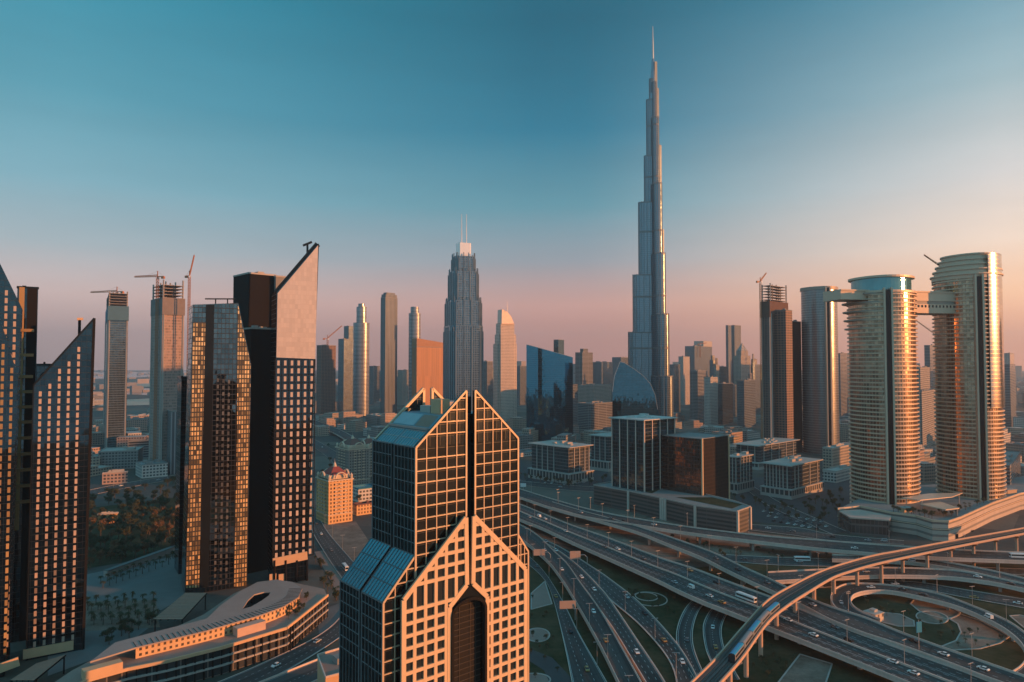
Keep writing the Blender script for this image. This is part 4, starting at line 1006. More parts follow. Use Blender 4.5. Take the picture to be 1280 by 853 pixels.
# ---------------------------------------------------------------- nearest tower: twin gabled tower with grid faces
def gabled():
    a = 50; U = hdir(a); N = V((U.y, -U.x, 0)); Lf = -N
    FL = G(519.7, 559.7, H - 25)
    t_ = thing('gabled_tower', 'nearest tower with gabled glass top and orange lit grid face', 'tower', (FL.x, FL.y, 0))
    O3 = V((FL.x, FL.y, 0))
    def P(u, l, z): return O3 + U * u + Lf * l + UP * z
    def uz(x, y, off):
        p = onplane(x, y, FL + N * off, N); dd = p - (FL + N * off); return (dd.dot(U), p.z)
    ev, ap, WD, DP = 125.0, 141.5, 40.0, 26.0
    s0, s1 = 18.5, 22.0
    g_dark = facade('nearest_dark_glazing', (.03, .03, .03), (.10, .115, .125), 3.7, 3.55, .03, .03, .06, 1.0, .4, .2, .25, .006)
    # glass body, with a recessed slot down the middle of the front
    q = MB()
    B = [(0, 0), (s0, 0), (s0, 2), (s1, 2), (s1, 0), (WD, 0), (WD, DP), (0, DP)]
    q.prism([tuple(P(u, l, 0).xy) for u, l in B], 0, ev, 0, None, False)
    q.build('glass_wall', g_dark, t_)
    # front gable halves: glass sheets and bars
    left = [(0, 84), (s0, 84), (s0, ap), (0, ev)]; right = [(s1, 84), (WD, 84), (WD, ev), (s1, ap)]
    for l0, l1 in ((0, 1.2), (DP - 1.2, DP)):
        q = MB()
        for tri in ([(0, ev), (s0, ev), (s0, ap)], [(s1, ev), (WD, ev), (s1, ap)]):
            q.extrude([P(u, l0, z) for u, z in tri], Lf * (l1 - l0))
        q.build('gable', g_dark, t_)
    zs = [ev - 3.55 * k for k in range(-4, 19)]
    fb = MB()
    for po, us in ((left, [s0 / 5 * k for k in range(1, 5)]), (right, [s1 + (WD - s1) / 5 * k for k in range(1, 5)])):
        grid_bars(fb, po, O3 + UP * 0, U, N, us, zs, .30, .30, .3, 0.0, .62)
    fb.build('grid_frame', M_frame, t_)
    sl = MB(); sl.face([P(s0, 1.95, 90), P(s1, 1.95, 90), P(s1, 1.95, ap - 2), P(s0, 1.95, ap - 2)]); sl.build('slot_wall', M_dark, t_)
    # rear gable frame with its notch
    rg = MB(); rn = N
    for po in ([(4, ev + 3.6), (s0, ev + 3.6), (s0, ap), (0.2, ev + .2)], [(s1, ev + 3.6), (WD - 4, ev + 3.6), (WD - .2, ev + .2), (s1, ap)]):
        PP = [P(u, DP - 1.25, z) for u, z in po]
        for i in range(4):
            if i == 0: continue
            rg.bar(PP[i] , PP[(i + 1) % 4], .9, .9, 0, N)
    rg.build('rear_gable_frame', M_frame, t_)
    # sloped roof, lower band of teal panels, terrace in the middle
    rf_ = MB(); zt = 134.0; ut = (zt - ev) / (ap - ev) * s0
    rf_.face([P(0, DP - 1.2, ev), P(0, 1.2, ev), P(ut, 1.2, zt), P(ut, DP - 1.2, zt)])
    rf_.face([P(WD, 1.2, ev), P(WD, DP - 1.2, ev), P(WD - ut, DP - 1.2, zt), P(WD - ut, 1.2, zt)])
    rf_.face([P(ut, 1.2, zt), P(WD - ut, 1.2, zt), P(WD - ut, DP - 1.2, zt), P(ut, DP - 1.2, zt)][::1])
    rf_.build('roof', mat('blue_grey_roof', (.16, .24, .28), .5, .1, .15, .3), t_)
    tp = MB()
    sv = V((P(ut, 0, zt) - P(0, 0, ev))).normalized(); rn2 = sv.cross(Lf).normalized(); rn2 = rn2 if rn2.z > 0 else -rn2
    for l0, l1 in ((1.4, 12.2), (13.8, DP - 1.4)):
        e0 = [P(0.05, l0, ev) + rn2 * .12, P(0.05, l1, ev) + rn2 * .12]; e1 = [e0[1] + sv * 6.2, e0[0] + sv * 6.2]
        tp.face([e0[0], e0[1], e1[0], e1[1]][::-1])
    tp.build('teal_roof_panel', M_tglass, t_)
    tb = MB()
    for l0, l1 in ((1.4, 12.2), (13.8, DP - 1.4)):
        n_ = 7
        for k in range(n_ + 1):
            l = l0 + (l1 - l0) * k / n_; b0 = P(0.05, l, ev) + rn2 * .2; tb.bar(b0, b0 + sv * 6.2, .16, .2)
        for dd in (0, 3.1, 6.2): tb.bar(P(0.05, l0, ev) + rn2 * .2 + sv * dd, P(0.05, l1, ev) + rn2 * .2 + sv * dd, .18, .22)
    tb.bar(P(0, 1.2, ev) + rn2 * .3 + sv * 7.2, P(0, DP - 1.2, ev) + rn2 * .3 + sv * 7.2, .9, .7)
    tb.build('roof_glazing_bar', M_steel, t_)
    sp2 = MB(); q0 = [P(0, 11.2, ev) + sv * 8.2, P(0, 24, ev) + sv * 8.2]; Ls_ = (V((0, 0, zt)) - V((0, 0, ev))).z / sv.z - 8.6
    sp2.face([q0[0] + rn2 * .1, q0[0] + sv * Ls_ + rn2 * .1, q0[1] + sv * Ls_ + rn2 * .1, q0[1] + rn2 * .1]); sp2.build('pale_roof_panel', mat('pale_roof_sheet', (.30, .36, .38), .6, 0, .15, .3), t_)
    wd_ = MB()
    for k_ in range(12):
        l_ = 2.4 + k_ * .68; a_ = P(0, l_, ev) + sv * 8.2 + rn2 * .12; b_ = P(0, l_ + .5, ev) + sv * 8.2 + rn2 * .12; wd_.face([a_, a_ + sv * Ls_, b_ + sv * Ls_, b_])
    wd_.build('timber_slats', M_wood, t_)
    yb = MB(); yb.box(P(15.5, 10, 0), U, 4, 5, zt, zt + 4.6); yb.build('lift_room', M_ochre, t_)
    mp_ = MB(); mp_.box(P(24, 18, 0), U, 8, 7, zt, zt + 3.2); mp_.box(P(15, 16, 0), U, 3, 6, zt, zt + 2.2); mp_.build('plant_room', M_roof2, t_)
    db = MB(); db.face([P(ut + .3, 2.2, zt + .05), P(ut + 7, 2.2, zt + .05), P(ut + 7, 10, zt + .05), P(ut + .3, 10, zt + .05)]); db.build('timber_deck', M_wood, t_)
    # left side bars
    sb = MB(); lp = [(0, 60), (12.2, 60), (12.2, ev), (0, ev)]; lp2 = [(13.8, 60), (DP, 60), (DP, ev), (13.8, ev)]
    for po in (lp, lp2): grid_bars(sb, po, O3, Lf, -U, [po[0][0] + (po[1][0] - po[0][0]) / 6 * k for k in range(1, 6)], zs, .12, .22, .22, 0.0, .4)
    sb.build('side_grid', mat('dull_frame', (.17, .18, .19), .5, .2), t_)
    sk = MB(); sk.bar(P(-.1, 13, 60), P(-.1, 13, ev), 1.3, .5, 0, U); sk.build('side_slot', M_dark, t_)
    # lower side wings with sloped glass roofs
    for sgn, u0, u1, ztop, zlow, nm in ((-1, -10.6, 0.0, 93.0, 81.5, 'l'), (1, 44.6, 40.0, 93.0, 86.5, 'r')):
        q = MB(); lo, hi = min(u0, u1), max(u0, u1)
        pr = [(u0, 0), (u1, 0), (u1, ztop), (u0, zlow)]
        if sgn > 0: pr = pr[::-1]
        l1 = DP + 1.0
        q.extrude([P(u, .15, z) for u, z in pr], Lf * l1); w_ = q.build('side_wing', g_dark, t_)
        bb = MB(); grid_bars(bb, [(u0, 40), (u1, 40), (u1, ztop), (u0, zlow)], O3, U, N, [u0 + (u1 - u0) * k for k in (.36, .72)], zs, .32, .32, .28, -.15, .6)
        bb.build('wing_grid', M_frame, t_)
        if sgn < 0:
            sv2 = (P(u1, 0, ztop) - P(u0, 0, zlow)); L2 = sv2.length; sv2.normalize(); r3 = sv2.cross(Lf).normalized(); r3 = r3 if r3.z > 0 else -r3
            tp = MB(); tb = MB()
            for a0, a1 in ((.5, 12.6), (14.2, l1 - .3)):
                e0, e1 = P(u0, a0, zlow) + r3 * .15, P(u0, a1, zlow) + r3 * .15
                tp.face([e0, e1, e1 + sv2 * L2, e0 + sv2 * L2][::-1])
                for k in range(8): l = a0 + (a1 - a0) * k / 7; b0 = P(u0, l, zlow) + r3 * .25; tb.bar(b0, b0 + sv2 * L2, .15, .2)
                for k in range(4): dd = L2 * k / 3; tb.bar(e0 + r3 * .1 + sv2 * dd, e1 + r3 * .1 + sv2 * dd, .2, .24)
            tp.build('teal_roof_panel', M_tglass, t_); tb.build('roof_glazing_bar', mat('dull_frame', (.2, .2, .2)), t_)
            sb = MB()
            for a0, a1 in ((.2, 12.6), (14.2, l1)):
                grid_bars(sb, [(a0, 30), (a1, 30), (a1, zlow), (a0, zlow)], O3 + U * u0, Lf, -U, [a0 + (a1 - a0) * k / 6 for k in range(1, 6)], zs, .12, .22, .22, 0.0, .4)
            sb.build('side_grid', mat('dull_frame', (.2, .2, .2)), t_)
    # lower front: thick stone grid with arch
    off = 2.4; T3 = O3
    f2 = [uz(582.6, 647.4, off), uz(505, 747.7, off), (0, 0), (0, 0), uz(562, 757, off), uz(586.5, 735, off)]
    zb = 35.0
    ul = uz(505, 747.7, off)[0]; ur = uz(656.8, 713.8, off)[0]
    apl = uz(582.6, 647.4, off); apr = uz(592.8, 647.4, off)
    al, ar = uz(562, 757, off), uz(609, 747.7, off); at = uz(586.5, 733, off)
    zl = uz(505, 747.7, off)[1]; zr = uz(656.8, 713.8, off)[1]; zsh = (zl + zr) / 2
    zarch = (al[1] + ar[1]) / 2; am = (al[0] + ar[0]) / 2
    cm = (apl[0] + apr[0]) / 2
    lpoly = [(ul, zb), (al[0], zb), (al[0], zarch), (cm - 1.2, at[1] + .6), (apl[0], apl[1]), (ul, zsh)]
    rpoly = [(ar[0], zb), (ur, zb), (ur, zsh), (apr[0], apl[1]), (cm + 1.2, at[1] + .6), (ar[0], zarch)]
    gl = MB()
    for po in (lpoly, rpoly): gl.extrude([P(u, -off + .5, z) for u, z in po], Lf * (off - .52))
    gl.build('lower_glazing', M_dglass, t_)
    st = MB(); zs2 = [zsh - 3.55 * k for k in range(-6, 15)]
    for po, u0, u1 in ((lpoly, ul, al[0]), (rpoly, ar[0], ur)):
        pt = (apl[0] - ul) / 6 if po is lpoly else (ur - apr[0]) / 6
        us = [ul + pt * k for k in range(1, 6)] if po is lpoly else [ur - pt * k for k in range(1, 6)]
        grid_bars(st, po, O3, U, N, us, zs2, 1.12, 1.08, .6, off - .5, 1.5)
    st.build('stone_grid', M_stone, t_)
    # arch recess: dark back wall with its own small grid, bright rim
    hw = (ar[0] - al[0]) / 2 - .9
    arc = [(am - hw, zb), (am + hw, zb), (am + hw, zarch - 3.0)] + [(am + hw * cos(pi * k / 12), zarch - 3.0 + hw * .62 * sin(pi * k / 12)) for k in range(1, 12)] + [(am - hw, zarch - 3.0)]
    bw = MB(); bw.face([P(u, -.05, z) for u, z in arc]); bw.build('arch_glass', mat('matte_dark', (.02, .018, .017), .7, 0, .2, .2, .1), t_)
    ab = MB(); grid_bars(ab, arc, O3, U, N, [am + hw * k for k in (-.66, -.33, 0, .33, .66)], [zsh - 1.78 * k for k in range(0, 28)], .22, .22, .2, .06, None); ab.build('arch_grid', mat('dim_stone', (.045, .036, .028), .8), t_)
    rim = MB()
    for i in range(2, len(arc) - 1): rim.bar(P(arc[i][0], -off - .2, arc[i][1]), P(arc[i + 1][0], -off - .2, arc[i + 1][1]), .9, .9, 0, N)
    rim.bar(P(arc[1][0], -off - .2, zb), P(arc[2][0], -off - .2, arc[2][1]), .9, .9, 0, N); rim.bar(P(arc[-1][0], -off - .2, zb), P(arc[-1][0], -off - .2, arc[-1][1]), .9, .9, 0, N)
    # panel between the rim and the chamfer
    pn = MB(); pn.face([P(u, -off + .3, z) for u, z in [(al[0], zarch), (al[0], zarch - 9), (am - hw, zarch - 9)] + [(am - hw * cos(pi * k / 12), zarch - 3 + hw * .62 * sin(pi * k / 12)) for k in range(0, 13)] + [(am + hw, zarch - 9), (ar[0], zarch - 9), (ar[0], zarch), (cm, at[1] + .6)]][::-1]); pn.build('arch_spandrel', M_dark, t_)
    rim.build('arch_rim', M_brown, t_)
gabled()

# ---------------------------------------------------------------- left towers
F_nav = facade('navy_glazing', (.018, .02, .022), (.075, .10, .115), 2.2, 3.3, .04, .06, .035, 1.0, .4, .1, .14, .006)
M_win = mat('window_panel', (.46, .34, .27), .35, .1, .08, .5)
M_wing = mat('gold_panel', (.52, .31, .13), .35, .25, .08, .5)
def window_parts(t_, O3, u, n, cells, w, h, m, dep=.3, prop=None):
    """each window a part of its own, up to a hundred; the farthest ones as one part"""
    cells = sorted(cells, key=lambda c: c[1])
    q = MB(); q.v = []; A = V((0, 0, 0)); q.bar(A - UP * h / 2, A + UP * h / 2, w, dep, 0, n)
    first = None
    for i, (x, z) in enumerate(cells[:100]):
        p = O3 + u * x + UP * z + n * dep * .4
        if first is None:
            b = MB(); b.bar(p - UP * h / 2, p + UP * h / 2, w, dep, 0, n); first = b.build('window', m, t_); p0 = p
        else:
            c = first.copy(); COL.objects.link(c); c.parent = t_; c.location = p - p0
    if len(cells) > 100:
        b = MB()
        for x, z in cells[100:]:
            p = O3 + u * x + UP * z + n * dep * .4; b.bar(p - UP * h / 2, p + UP * h / 2, w, dep, 0, n)
        o = b.build('upper_windows', m, t_); o['kind'] = 'stuff'
def slab_tower(name, label, px, base, a, dep, facm, roofm=None, off=0.0, bottom0=True):
    """upright outline traced on its own wall plane, pushed back by its depth"""
    U = hdir(a); N = V((U.y, -U.x, 0)); B = G(*base); B = B + N * off
    P = [onplane(x, y, B, N) for x, y in px]
    if bottom0:
        for p in P:
            if p.z < 14: p.z = 0
    c = sum(P, V((0, 0, 0))) / len(P); t_ = thing(name, label, 'tower', (c.x, c.y, 0)) if name else None
    return t_, U, N, B, P
# sloped tower with five window columns (near left)
def near_left():
    t_, U, N, B, P = slab_tower('sloped_tower', 'dark sloped tower with five columns of bright windows, near left', [(42, 482), (33, 826), (104, 812), (118, 398)], (104, 812), 56, 26, None)
    q = MB(); q.extrude(P, -N * 26); q.build('wall', F_nav, t_)
    O3 = V((B.x, B.y, 0)); f = lambda p: (p - O3).dot(U)
    u0, u1 = f(P[1]), f(P[2]); ut0, ut1 = f(P[0]), f(P[3]); z0, z1 = P[0].z, P[3].z
    cells = []
    cols = [f(onplane(x, 800, B, N)) for x in (43.5, 55.4, 67.2, 79, 91)]
    zb = onplane(67, 801, B, N).z
    for x in cols:
        roof = z0 + (z1 - z0) * (x - ut0) / (ut1 - ut0)
        z = zb
        while z < roof - 7: cells.append((x, z)); z += 3.85
    window_parts(t_, O3, U, N, cells, 1.2, 2.6, M_win)
    e = MB(); e.bar(P[2] + UP * 0, P[3], 1.3, 1.0, 0, N); e.build('edge_frame', M_brown, t_)
    e = MB(); e.bar(P[0], P[3], .9, 1.2, 0, N); e.bar(P[0], P[1], .6, .6, 0, N); e.build('roof_edge', M_dark, t_)
    bs = MB(); 
    a0, a1 = onplane(29, 818, B, N), onplane(92, 806, B, N); bs.bar(a0 + N * .4, a1 + N * .4, 1.0, 4.6, 0, UP)
    bs.build('base_band', M_ochre, t_)
    # maintenance crane on the slope
    p = onplane(100, 418, B, N) - N * 8
    c = thing('roof_crane', 'small golden roof crane on the near left sloped tower', 'crane', p); q = MB(); q.bar(p - UP * 3, p + UP * 8, 1.0, 1.0, 0, V((1, 0, 0))); q.build('mast', M_dark, c)
    q = MB(); q.bar(p + UP * 8.4 - U * 1.2, p + UP * 8.6 + U * 1.6, 1.0, 1.3); q.build('jib', M_ochre, c)
near_left()
def far_left():
    # block with golden strip behind the two wings
    t_, poly, z = block('ledged_tower', 'dark tower with a golden vertical strip and golden ledges, at left edge', 'tower', 18, 22, 48, 360, 372, F_nav, M_dark, 56, 1)
    a, b = V(poly[0]), V(poly[1]); dd = (b - a).normalized(); nr = V((dd.y, -dd.x)); L = (b - a).length
    q = MB(); p = a.lerp(b, .22) + nr * .4; q.box(p, (dd.x, dd.y), L * .26, 1.0, 60, z + .4); q.build('gold_strip', M_wing, t_)
    q = MB()
    for y_ in (383 + 30, 444, 471, 490, 509, 528, 548, 568, 588, 608, 628):
        zz = W(35, y_, 372).z; p = a.lerp(b, .45) + nr * 1.0; q.box(p, (dd.x, dd.y), L * .8, 2.4, zz - .8, zz + .8)
    q.build('ledge', M_wing, t_)
    q = MB(); p = a.lerp(b, .72) + nr * .25; q.box(p, (dd.x, dd.y), L * .5, .6, 0, z); q.build('dark_strip', M_brown, t_)
    # low roof block between the ledged tower and the sloped one
    block('dark_block', 'lower dark block between the ledged tower and the sloped tower', 'tower', 28, 44, 70, 457, 384, F_nav, M_dark, 56, 2)
    # two sloped wings cut by the picture's left edge
    for lb, px, base, offn in (('rear sloped wing at the left picture edge with scattered bright windows', [(-70, 290), (-70, 850), (12, 836), (27, 384), (0, 329), (-20, 290)], (12, 836), 0.0),
                               ('front sloped wing at the left picture edge glowing gold', [(-80, 400), (-90, 860), (6, 846), (23, 472), (0, 398), (-8, 380)], (6, 846), 0.0)):
        t_, U, N, B, P = slab_tower('sloped_tower', lb, px, base, 56, 20, None)
        q = MB(); q.extrude(P, -N * 18); q.build('wall', F_nav, t_)
        O3 = V((B.x, B.y, 0)); xs = [p.x for p in P]
        poly2 = [((p - O3).dot(U), p.z) for p in P]; um = max(p[0] for p in poly2)
        cells = []
        for k in range(7):
            x = um - 2.6 - k * 3.6
            for a_, b_ in poly_iv(poly2, 0, x):
                z = 12
                while z < b_ - 5: cells.append((x, z)); z += 3.85
        window_parts(t_, O3, U, N, cells, 1.15, 2.6, M_win if 'rear' in lb else M_wing)
        if 'front' in lb:
            e = MB(); a0, a1 = onplane(-30, 846, B, N), onplane(24, 826, B, N); e.bar(a0 + N * .5, a1 + N * .5, 1, 4.4, 0, UP); e.build('base_band', M_ochre, t_)
far_left()
def mid_left():
    base = (385, 725)
    # pale tower with pointed top
    t_, U, N, B, P = slab_tower('pointed_tower', 'pale pointed tower with smooth upper face and window grid below', [(346, 366), (341, 735), (383, 726), (398, 305)], base, 62, 22, None)
    q = MB(); q.extrude(P, -N * 22, 0); q.build('wall', F_nav, t_)
    O3 = V((B.x, B.y, 0)); f = lambda p: (p - O3).dot(U)
    # smooth face sheet
    s_ = [onplane(x, y, B, N) for x, y in ((347, 367), (345.5, 447), (394, 449), (397.6, 307))]
    q = MB(); q.extrude([p + N * .5 for p in s_], -N * .45); q.build('smooth_face', facade('smooth_panels', (.58, .44, .36), (.62, .49, .41), 1.9, 3.3, .05, .06, .32, .25, .45, .1, .07, .008, .08), t_)
    fr = MB(); lp = [onplane(x, y, B, N) for x, y in ((345.6, 449), (341, 700), (384, 693), (394, 450.5))]
    cols = [(345.5 + 8.2 * (k + .5)) for k in range(6)]
    pl = [(f(p), p.z) for p in lp]; u0 = min(p[0] for p in pl); u1 = max(p[0] for p in pl)
    zt = lp[0].z; zb = lp[1].z; nrow = 25; dz = (zt - zb) / nrow
    cells = [(u0 + (u1 - u0) * (k + .5) / 6, zb + dz * (j + .5)) for k in range(6) for j in range(nrow)]
    window_parts(t_, O3, U, N, cells, (u1 - u0) / 6 * .36, dz * .62, mat('pale_window_panel', (.56, .43, .35), .35, .1, .08, .5), .35)
    grid_bars(fr, [(u0, zb), (u1, zb), (u1, zt), (u0, zt)], O3, U, N, [u0 + (u1 - u0) * k / 6 for k in range(0, 7)], [zb + dz * j for j in range(nrow + 1)], .35, .35, .25, 0, .5)
    fr.build('grid_frame', M_brown, t_)
    e = MB(); e.bar(P[0] - N * 2, P[3] - N * 2, 4.0, 1.0, 0, N); e.bar(P[3], P[2], .8, .8, 0, N); e.build('roof_edge', M_dark, t_)
    bs = MB(); a0, a1 = onplane(341, 703, B, N), onplane(384, 694, B, N); bs.bar(a0 + N * .5, a1 + N * .5, 1.2, 5.5, 0, UP); bs.build('base_band', M_ochre, t_)
    cb = MB()
    for x in (343, 357, 371, 383.5):
        p = onplane(x, 700, B, N) + N * 1.0; cb.bar((p.x, p.y, 0), (p.x, p.y, p.z), 1.2, 1.2, 0, V((1, 0, 0)))
    cb.build('column', M_brown, t_)
    gw = MB()
    for x in (338, 349.5):
        p = onplane(x + 3, 722, B, N) + N * .5; gw.box(p, U, 4.4, .6, p.z - 3.2, p.z + 2.6)
    gw.build('lit_doorway', M_ochre, t_)
    p = onplane(388, 312, B, N) - N * 10
    c = thing('roof_crane', 'dark roof crane on the tip of the pale pointed tower', 'crane', p); q = MB(); q.bar(p - UP * 3, p + UP * 5, 1.2, 1.2, 0, V((1, 0, 0))); q.build('mast', M_dark, c)
    q = MB(); q.bar(p + UP * 4 - U * 3, p + UP * 7 + U * 3, 1.6, 1.6); q.build('jib', M_dark, c)
    # brown block behind it, two heights
    Y = B.y
    block('brown_tower', 'plain dark brown tower behind the pale pointed tower', 'tower', 292, 311, 345, 342, Y + 34, M_brown, M_roof2, 46, 3)
    block('brown_tower', 'lower brown setback in front of the plain brown tower', 'tower', 300, 314, 344, 411, Y + 14, M_brown, M_roof2, 46, 3)
    block('grey_stair_tower', 'narrow grey stair tower behind the pale point', 'tower', 343, 345, 359, 346, Y + 44, M_roof, M_roof2, 46, 0)
    # dark glass tower, gold reflections painted on its edges
    t_, U, N, B, P = slab_tower('gold_reflection_tower', 'dark glass tower with edges coloured as gold reflections and slanted right shoulder', [(241, 381), (231, 738), (309, 733), (314, 456), (298, 379)], (309, 733), 60, 26, None)
    q = MB(); q.extrude(P, -N * 26); q.build('wall', facade('warped_glazing', (.02, .02, .022), (.17, .19, .20), 2.4, 3.4, .12, .14, .03, 1.0, .4, .1, .25, .014), t_)
    O3 = V((B.x, B.y, 0)); f = lambda p: (p - O3).dot(U)
    goldf = facade('painted_gold_reflection', (.04, .035, .03), (.62, .40, .18), 1.7, 3.1, .36, .28, .3, .45, .5, .1, .85, .02)  # gold reflection in the glass put into the panel colour
    for nm, pp in (('gold_reflection_strip', [(241.5, 403), (232, 735), (249, 734), (257, 403)]), ('gold_reflection_strip', [(297.5, 381), (296, 560), (292.5, 733), (308.5, 733), (313.4, 457)])):
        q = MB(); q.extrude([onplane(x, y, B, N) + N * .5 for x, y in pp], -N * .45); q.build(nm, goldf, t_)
    q = MB(); q.extrude([onplane(x, y, B, N) + N * .4 for x, y in [(257.5, 381), (250, 734), (261, 734), (268, 381)]], -N * .38); q.build('dark_strip', M_dark, t_)
    cells = []
    for x in (270, 277, 284):
        u = f(onplane(x, 650, B, N)); zz = onplane(x, 728, B, N).z; zt = onplane(x, 475, B, N).z
        while zz < zt: cells.append((u, zz)); zz += 4.3
    window_parts(t_, O3, U, N, cells, 1.3, 2.4, mat('dim_window', (.13, .125, .12), .35, .3), .2)
    q = MB()
    a0, a1 = onplane(258, 379, B, N) - N * 8, onplane(296, 379, B, N) - N * 8; q.bar(a0 + UP * 3.4, a1 + UP * 3.4, 1.2, .8); q.bar(a0.lerp(a1, .35), a0.lerp(a1, .35) + UP * 3.4, .6, .6, 0, V((1, 0, 0))); q.bar(a0.lerp(a1, .75), a0.lerp(a1, .75) + UP * 3.4, .6, .6, 0, V((1, 0, 0))); q.build('roof_rail', M_dark, t_)
    block('dark_block', 'narrow dark glass block clinging to the gold edged tower', 'tower', 222, 227, 243, 473, B.y + 26, F_nav, M_dark, 56, 1)
mid_left()

# ---------------------------------------------------------------- podium of the left towers
def lpodium():
    z = 13.0
    front = [(60, 872), (111.5, 849.5), (160, 836), (210, 826), (278.7, 809), (357.6, 785), (371, 774.5), (409, 744)]
    back = [(405, 736), (357.6, 726), (325, 727), (292, 742), (254.6, 768), (205, 790), (150, 806), (90, 838), (50, 865)]
    Pf = [G(x, y, z) for x, y in front]; Pb = [G(x, y, z) for x, y in back]
    t_ = thing('ring_roof_podium', 'long curved podium with terrace and ring shaped roof between the left towers', 'building', (*Pf[4].xy, 0))
    q = MB(); q.prism([tuple(p.xy) for p in Pf + Pb], 0, z - .1, 0, 1)
    q.build('wall', [facade('podium_glass_bands', (.12, .10, .09), (.06, .062, .065), 6, 4.2, .1, .12, .15, .4), mat('terrace_paving', (.30, .21, .17), .8, 0, .2, .2)], t_)
    for k, zz in enumerate((z, z - 4.3, z - 8.4)):
        e = MB()
        for i in range(len(Pf) - 1):
            a, b = Pf[i].copy(), Pf[i + 1].copy(); a.z = b.z = zz
            n_ = V(((b - a).y, -(b - a).x, 0)).normalized(); e.bar(a + n_ * .4, b + n_ * .4, 1.0, 1.4 if k == 0 else .8)
        e.build('floor_edge', M_ochre if k == 0 else M_concrete, t_)
    cl = MB()
    pts = cr([V((p.x, p.y, 0)) for p in Pf], 40)
    for p in pts: cl.bar((p.x, p.y, 0), (p.x, p.y, z - .5), .7, .7, 0, V((1, 0, 0)))
    cl.build('column', M_brown, t_)
    # ring roof on an upper storey
    zr = z + 5.0
    outer = [(113, 829), (170.7, 811), (258.7, 790), (300, 778), (323, 771.5), (354, 760), (373, 748), (378, 737), (366, 729), (345, 726), (322, 729), (300, 741), (276, 758), (258.7, 775), (200, 790), (144, 805)]
    hole = [(303, 763), (310, 752), (318, 744.5), (330, 741.5), (338.5, 741.5), (336, 746), (327, 752.5), (314, 760)]
    Po = [G(x, y, zr) for x, y in outer]; Ph = [G(x, y, zr) for x, y in hole]
    bm = bmesh.new(); base = ORG[t_.name]
    vo = [bm.verts.new(p - base) for p in Po]; vh = [bm.verts.new(p - base) for p in Ph]
    ed = [bm.edges.new((vo[i], vo[(i + 1) % len(vo)])) for i in range(len(vo))] + [bm.edges.new((vh[i], vh[(i + 1) % len(vh)])) for i in range(len(vh))]
    r = bmesh.ops.triangle_fill(bm, use_beauty=True, use_dissolve=False, edges=ed)
    ext = bmesh.ops.extrude_face_region(bm, geom=list(bm.faces))
    bmesh.ops.translate(bm, verts=[v for v in ext['geom'] if isinstance(v, bmesh.types.BMVert)], vec=(0, 0, .7))
    bmesh.ops.recalc_face_normals(bm, faces=bm.faces)
    me = bpy.data.meshes.new('ring_roof'); bm.to_mesh(me); bm.free(); me.materials.append(mat('ring_roof_metal', (.33, .26, .23), .55, .1, .15, .12))
    ro = bpy.data.objects.new('ring_roof', me); COL.objects.link(ro); ro.parent = t_; ORG[ro.name] = base
    sm = MB()
    for i in range(0, 60):
        pass
    oc = cr(Po[1:8], 44)
    for i, p in enumerate(oc):
        nx = oc[min(i + 1, 43)] - oc[max(i - 1, 0)]; n_ = V((-nx.y, nx.x, 0)).normalized(); sm.bar(p + UP * .8, p + n_ * 7.5 + UP * .8, .18, .12)
    sm.build('roof_seam', M_brown, ro)
    wl = MB(); ins = cr([p for p in Po[1:8]], 40)
    ic = []
    for i, p in enumerate(ins):
        nx = ins[min(i + 1, 39)] - ins[max(i - 1, 0)]; n_ = V((-nx.y, nx.x, 0)).normalized(); ic.append(p + n_ * 1.4)
    u = 0
    for i in range(39): u = wl.quadv(ic[i], ic[i + 1], z - .1, zr, u)
    wl.build('upper_wall', facade('ochre_windows', (.60, .37, .20), (.10, .07, .05), 2.6, 2.5, .55, .5, .4, 0), t_)
    hw_ = MB()
    for i in range(len(Ph)): hw_.quadv(Ph[(i + 1) % len(Ph)], Ph[i], z - .1, zr)
    hw_.build('court_wall', M_dark, t_)
    bx = MB(); p = G(312, 790, z); bx.box(p, (Pf[5] - Pf[4]).normalized(), 15, 5, z - .1, z + 4.2); bx.build('lift_house', mat('pink_render', (.52, .34, .26), .8), t_)
    bx = MB(); p = G(128, 843, z); bx.box(p, (Pf[2] - Pf[1]).normalized(), 15, 5, z - .1, z + 4.0); bx.build('end_house', M_ochre, t_)
    pl = MB(); a = [G(172, 812, z + .05), G(198, 806, z + .05), G(196, 800, z + .05), G(176, 804, z + .05)]; pl.face(a[::-1] if (a[1] - a[0]).cross(a[3] - a[0]).z < 0 else a); pl.build('pool', M_pool, t_)
    return Pf, z
Pf, zpod = lpodium()
def pergola(label, pts, zc, n=9):
    P = [G(x, y, zc) for x, y in pts]; c = sum(P, V((0, 0, 0))) / 4
    t_ = thing('pergola', label, 'pergola', (c.x, c.y, 0))
    q = MB()
    for i in range(n * 2):
        k0, k1 = (i + .08) / (n * 2), (i + .8) / (n * 2); a, b = P[0].lerp(P[3], k0), P[1].lerp(P[2], k0); c_, d_ = P[0].lerp(P[3], k1), P[1].lerp(P[2], k1)
        q.face([a, b, d_, c_]); q.face([a - UP * .2, c_ - UP * .2, d_ - UP * .2, b - UP * .2]); q.face([a - UP * .2, b - UP * .2, b, a]); q.face([c_, d_, d_ - UP * .2, c_ - UP * .2])
    q.build('slatted_roof', M_wood, t_)
    q = MB()
    for i in range(5): q.bar(P[0].lerp(P[1], i / 4) - UP * .5, P[3].lerp(P[2], i / 4) - UP * .5, .35, .6)
    q.build('beam', M_brown, t_)
    for p in P:
        q = MB(); pp = p.lerp(c, .06); q.bar((pp.x, pp.y, 0), (pp.x, pp.y, zc - .5), .5, .5, 0, V((1, 0, 0))); q.build('post', M_brown, t_)
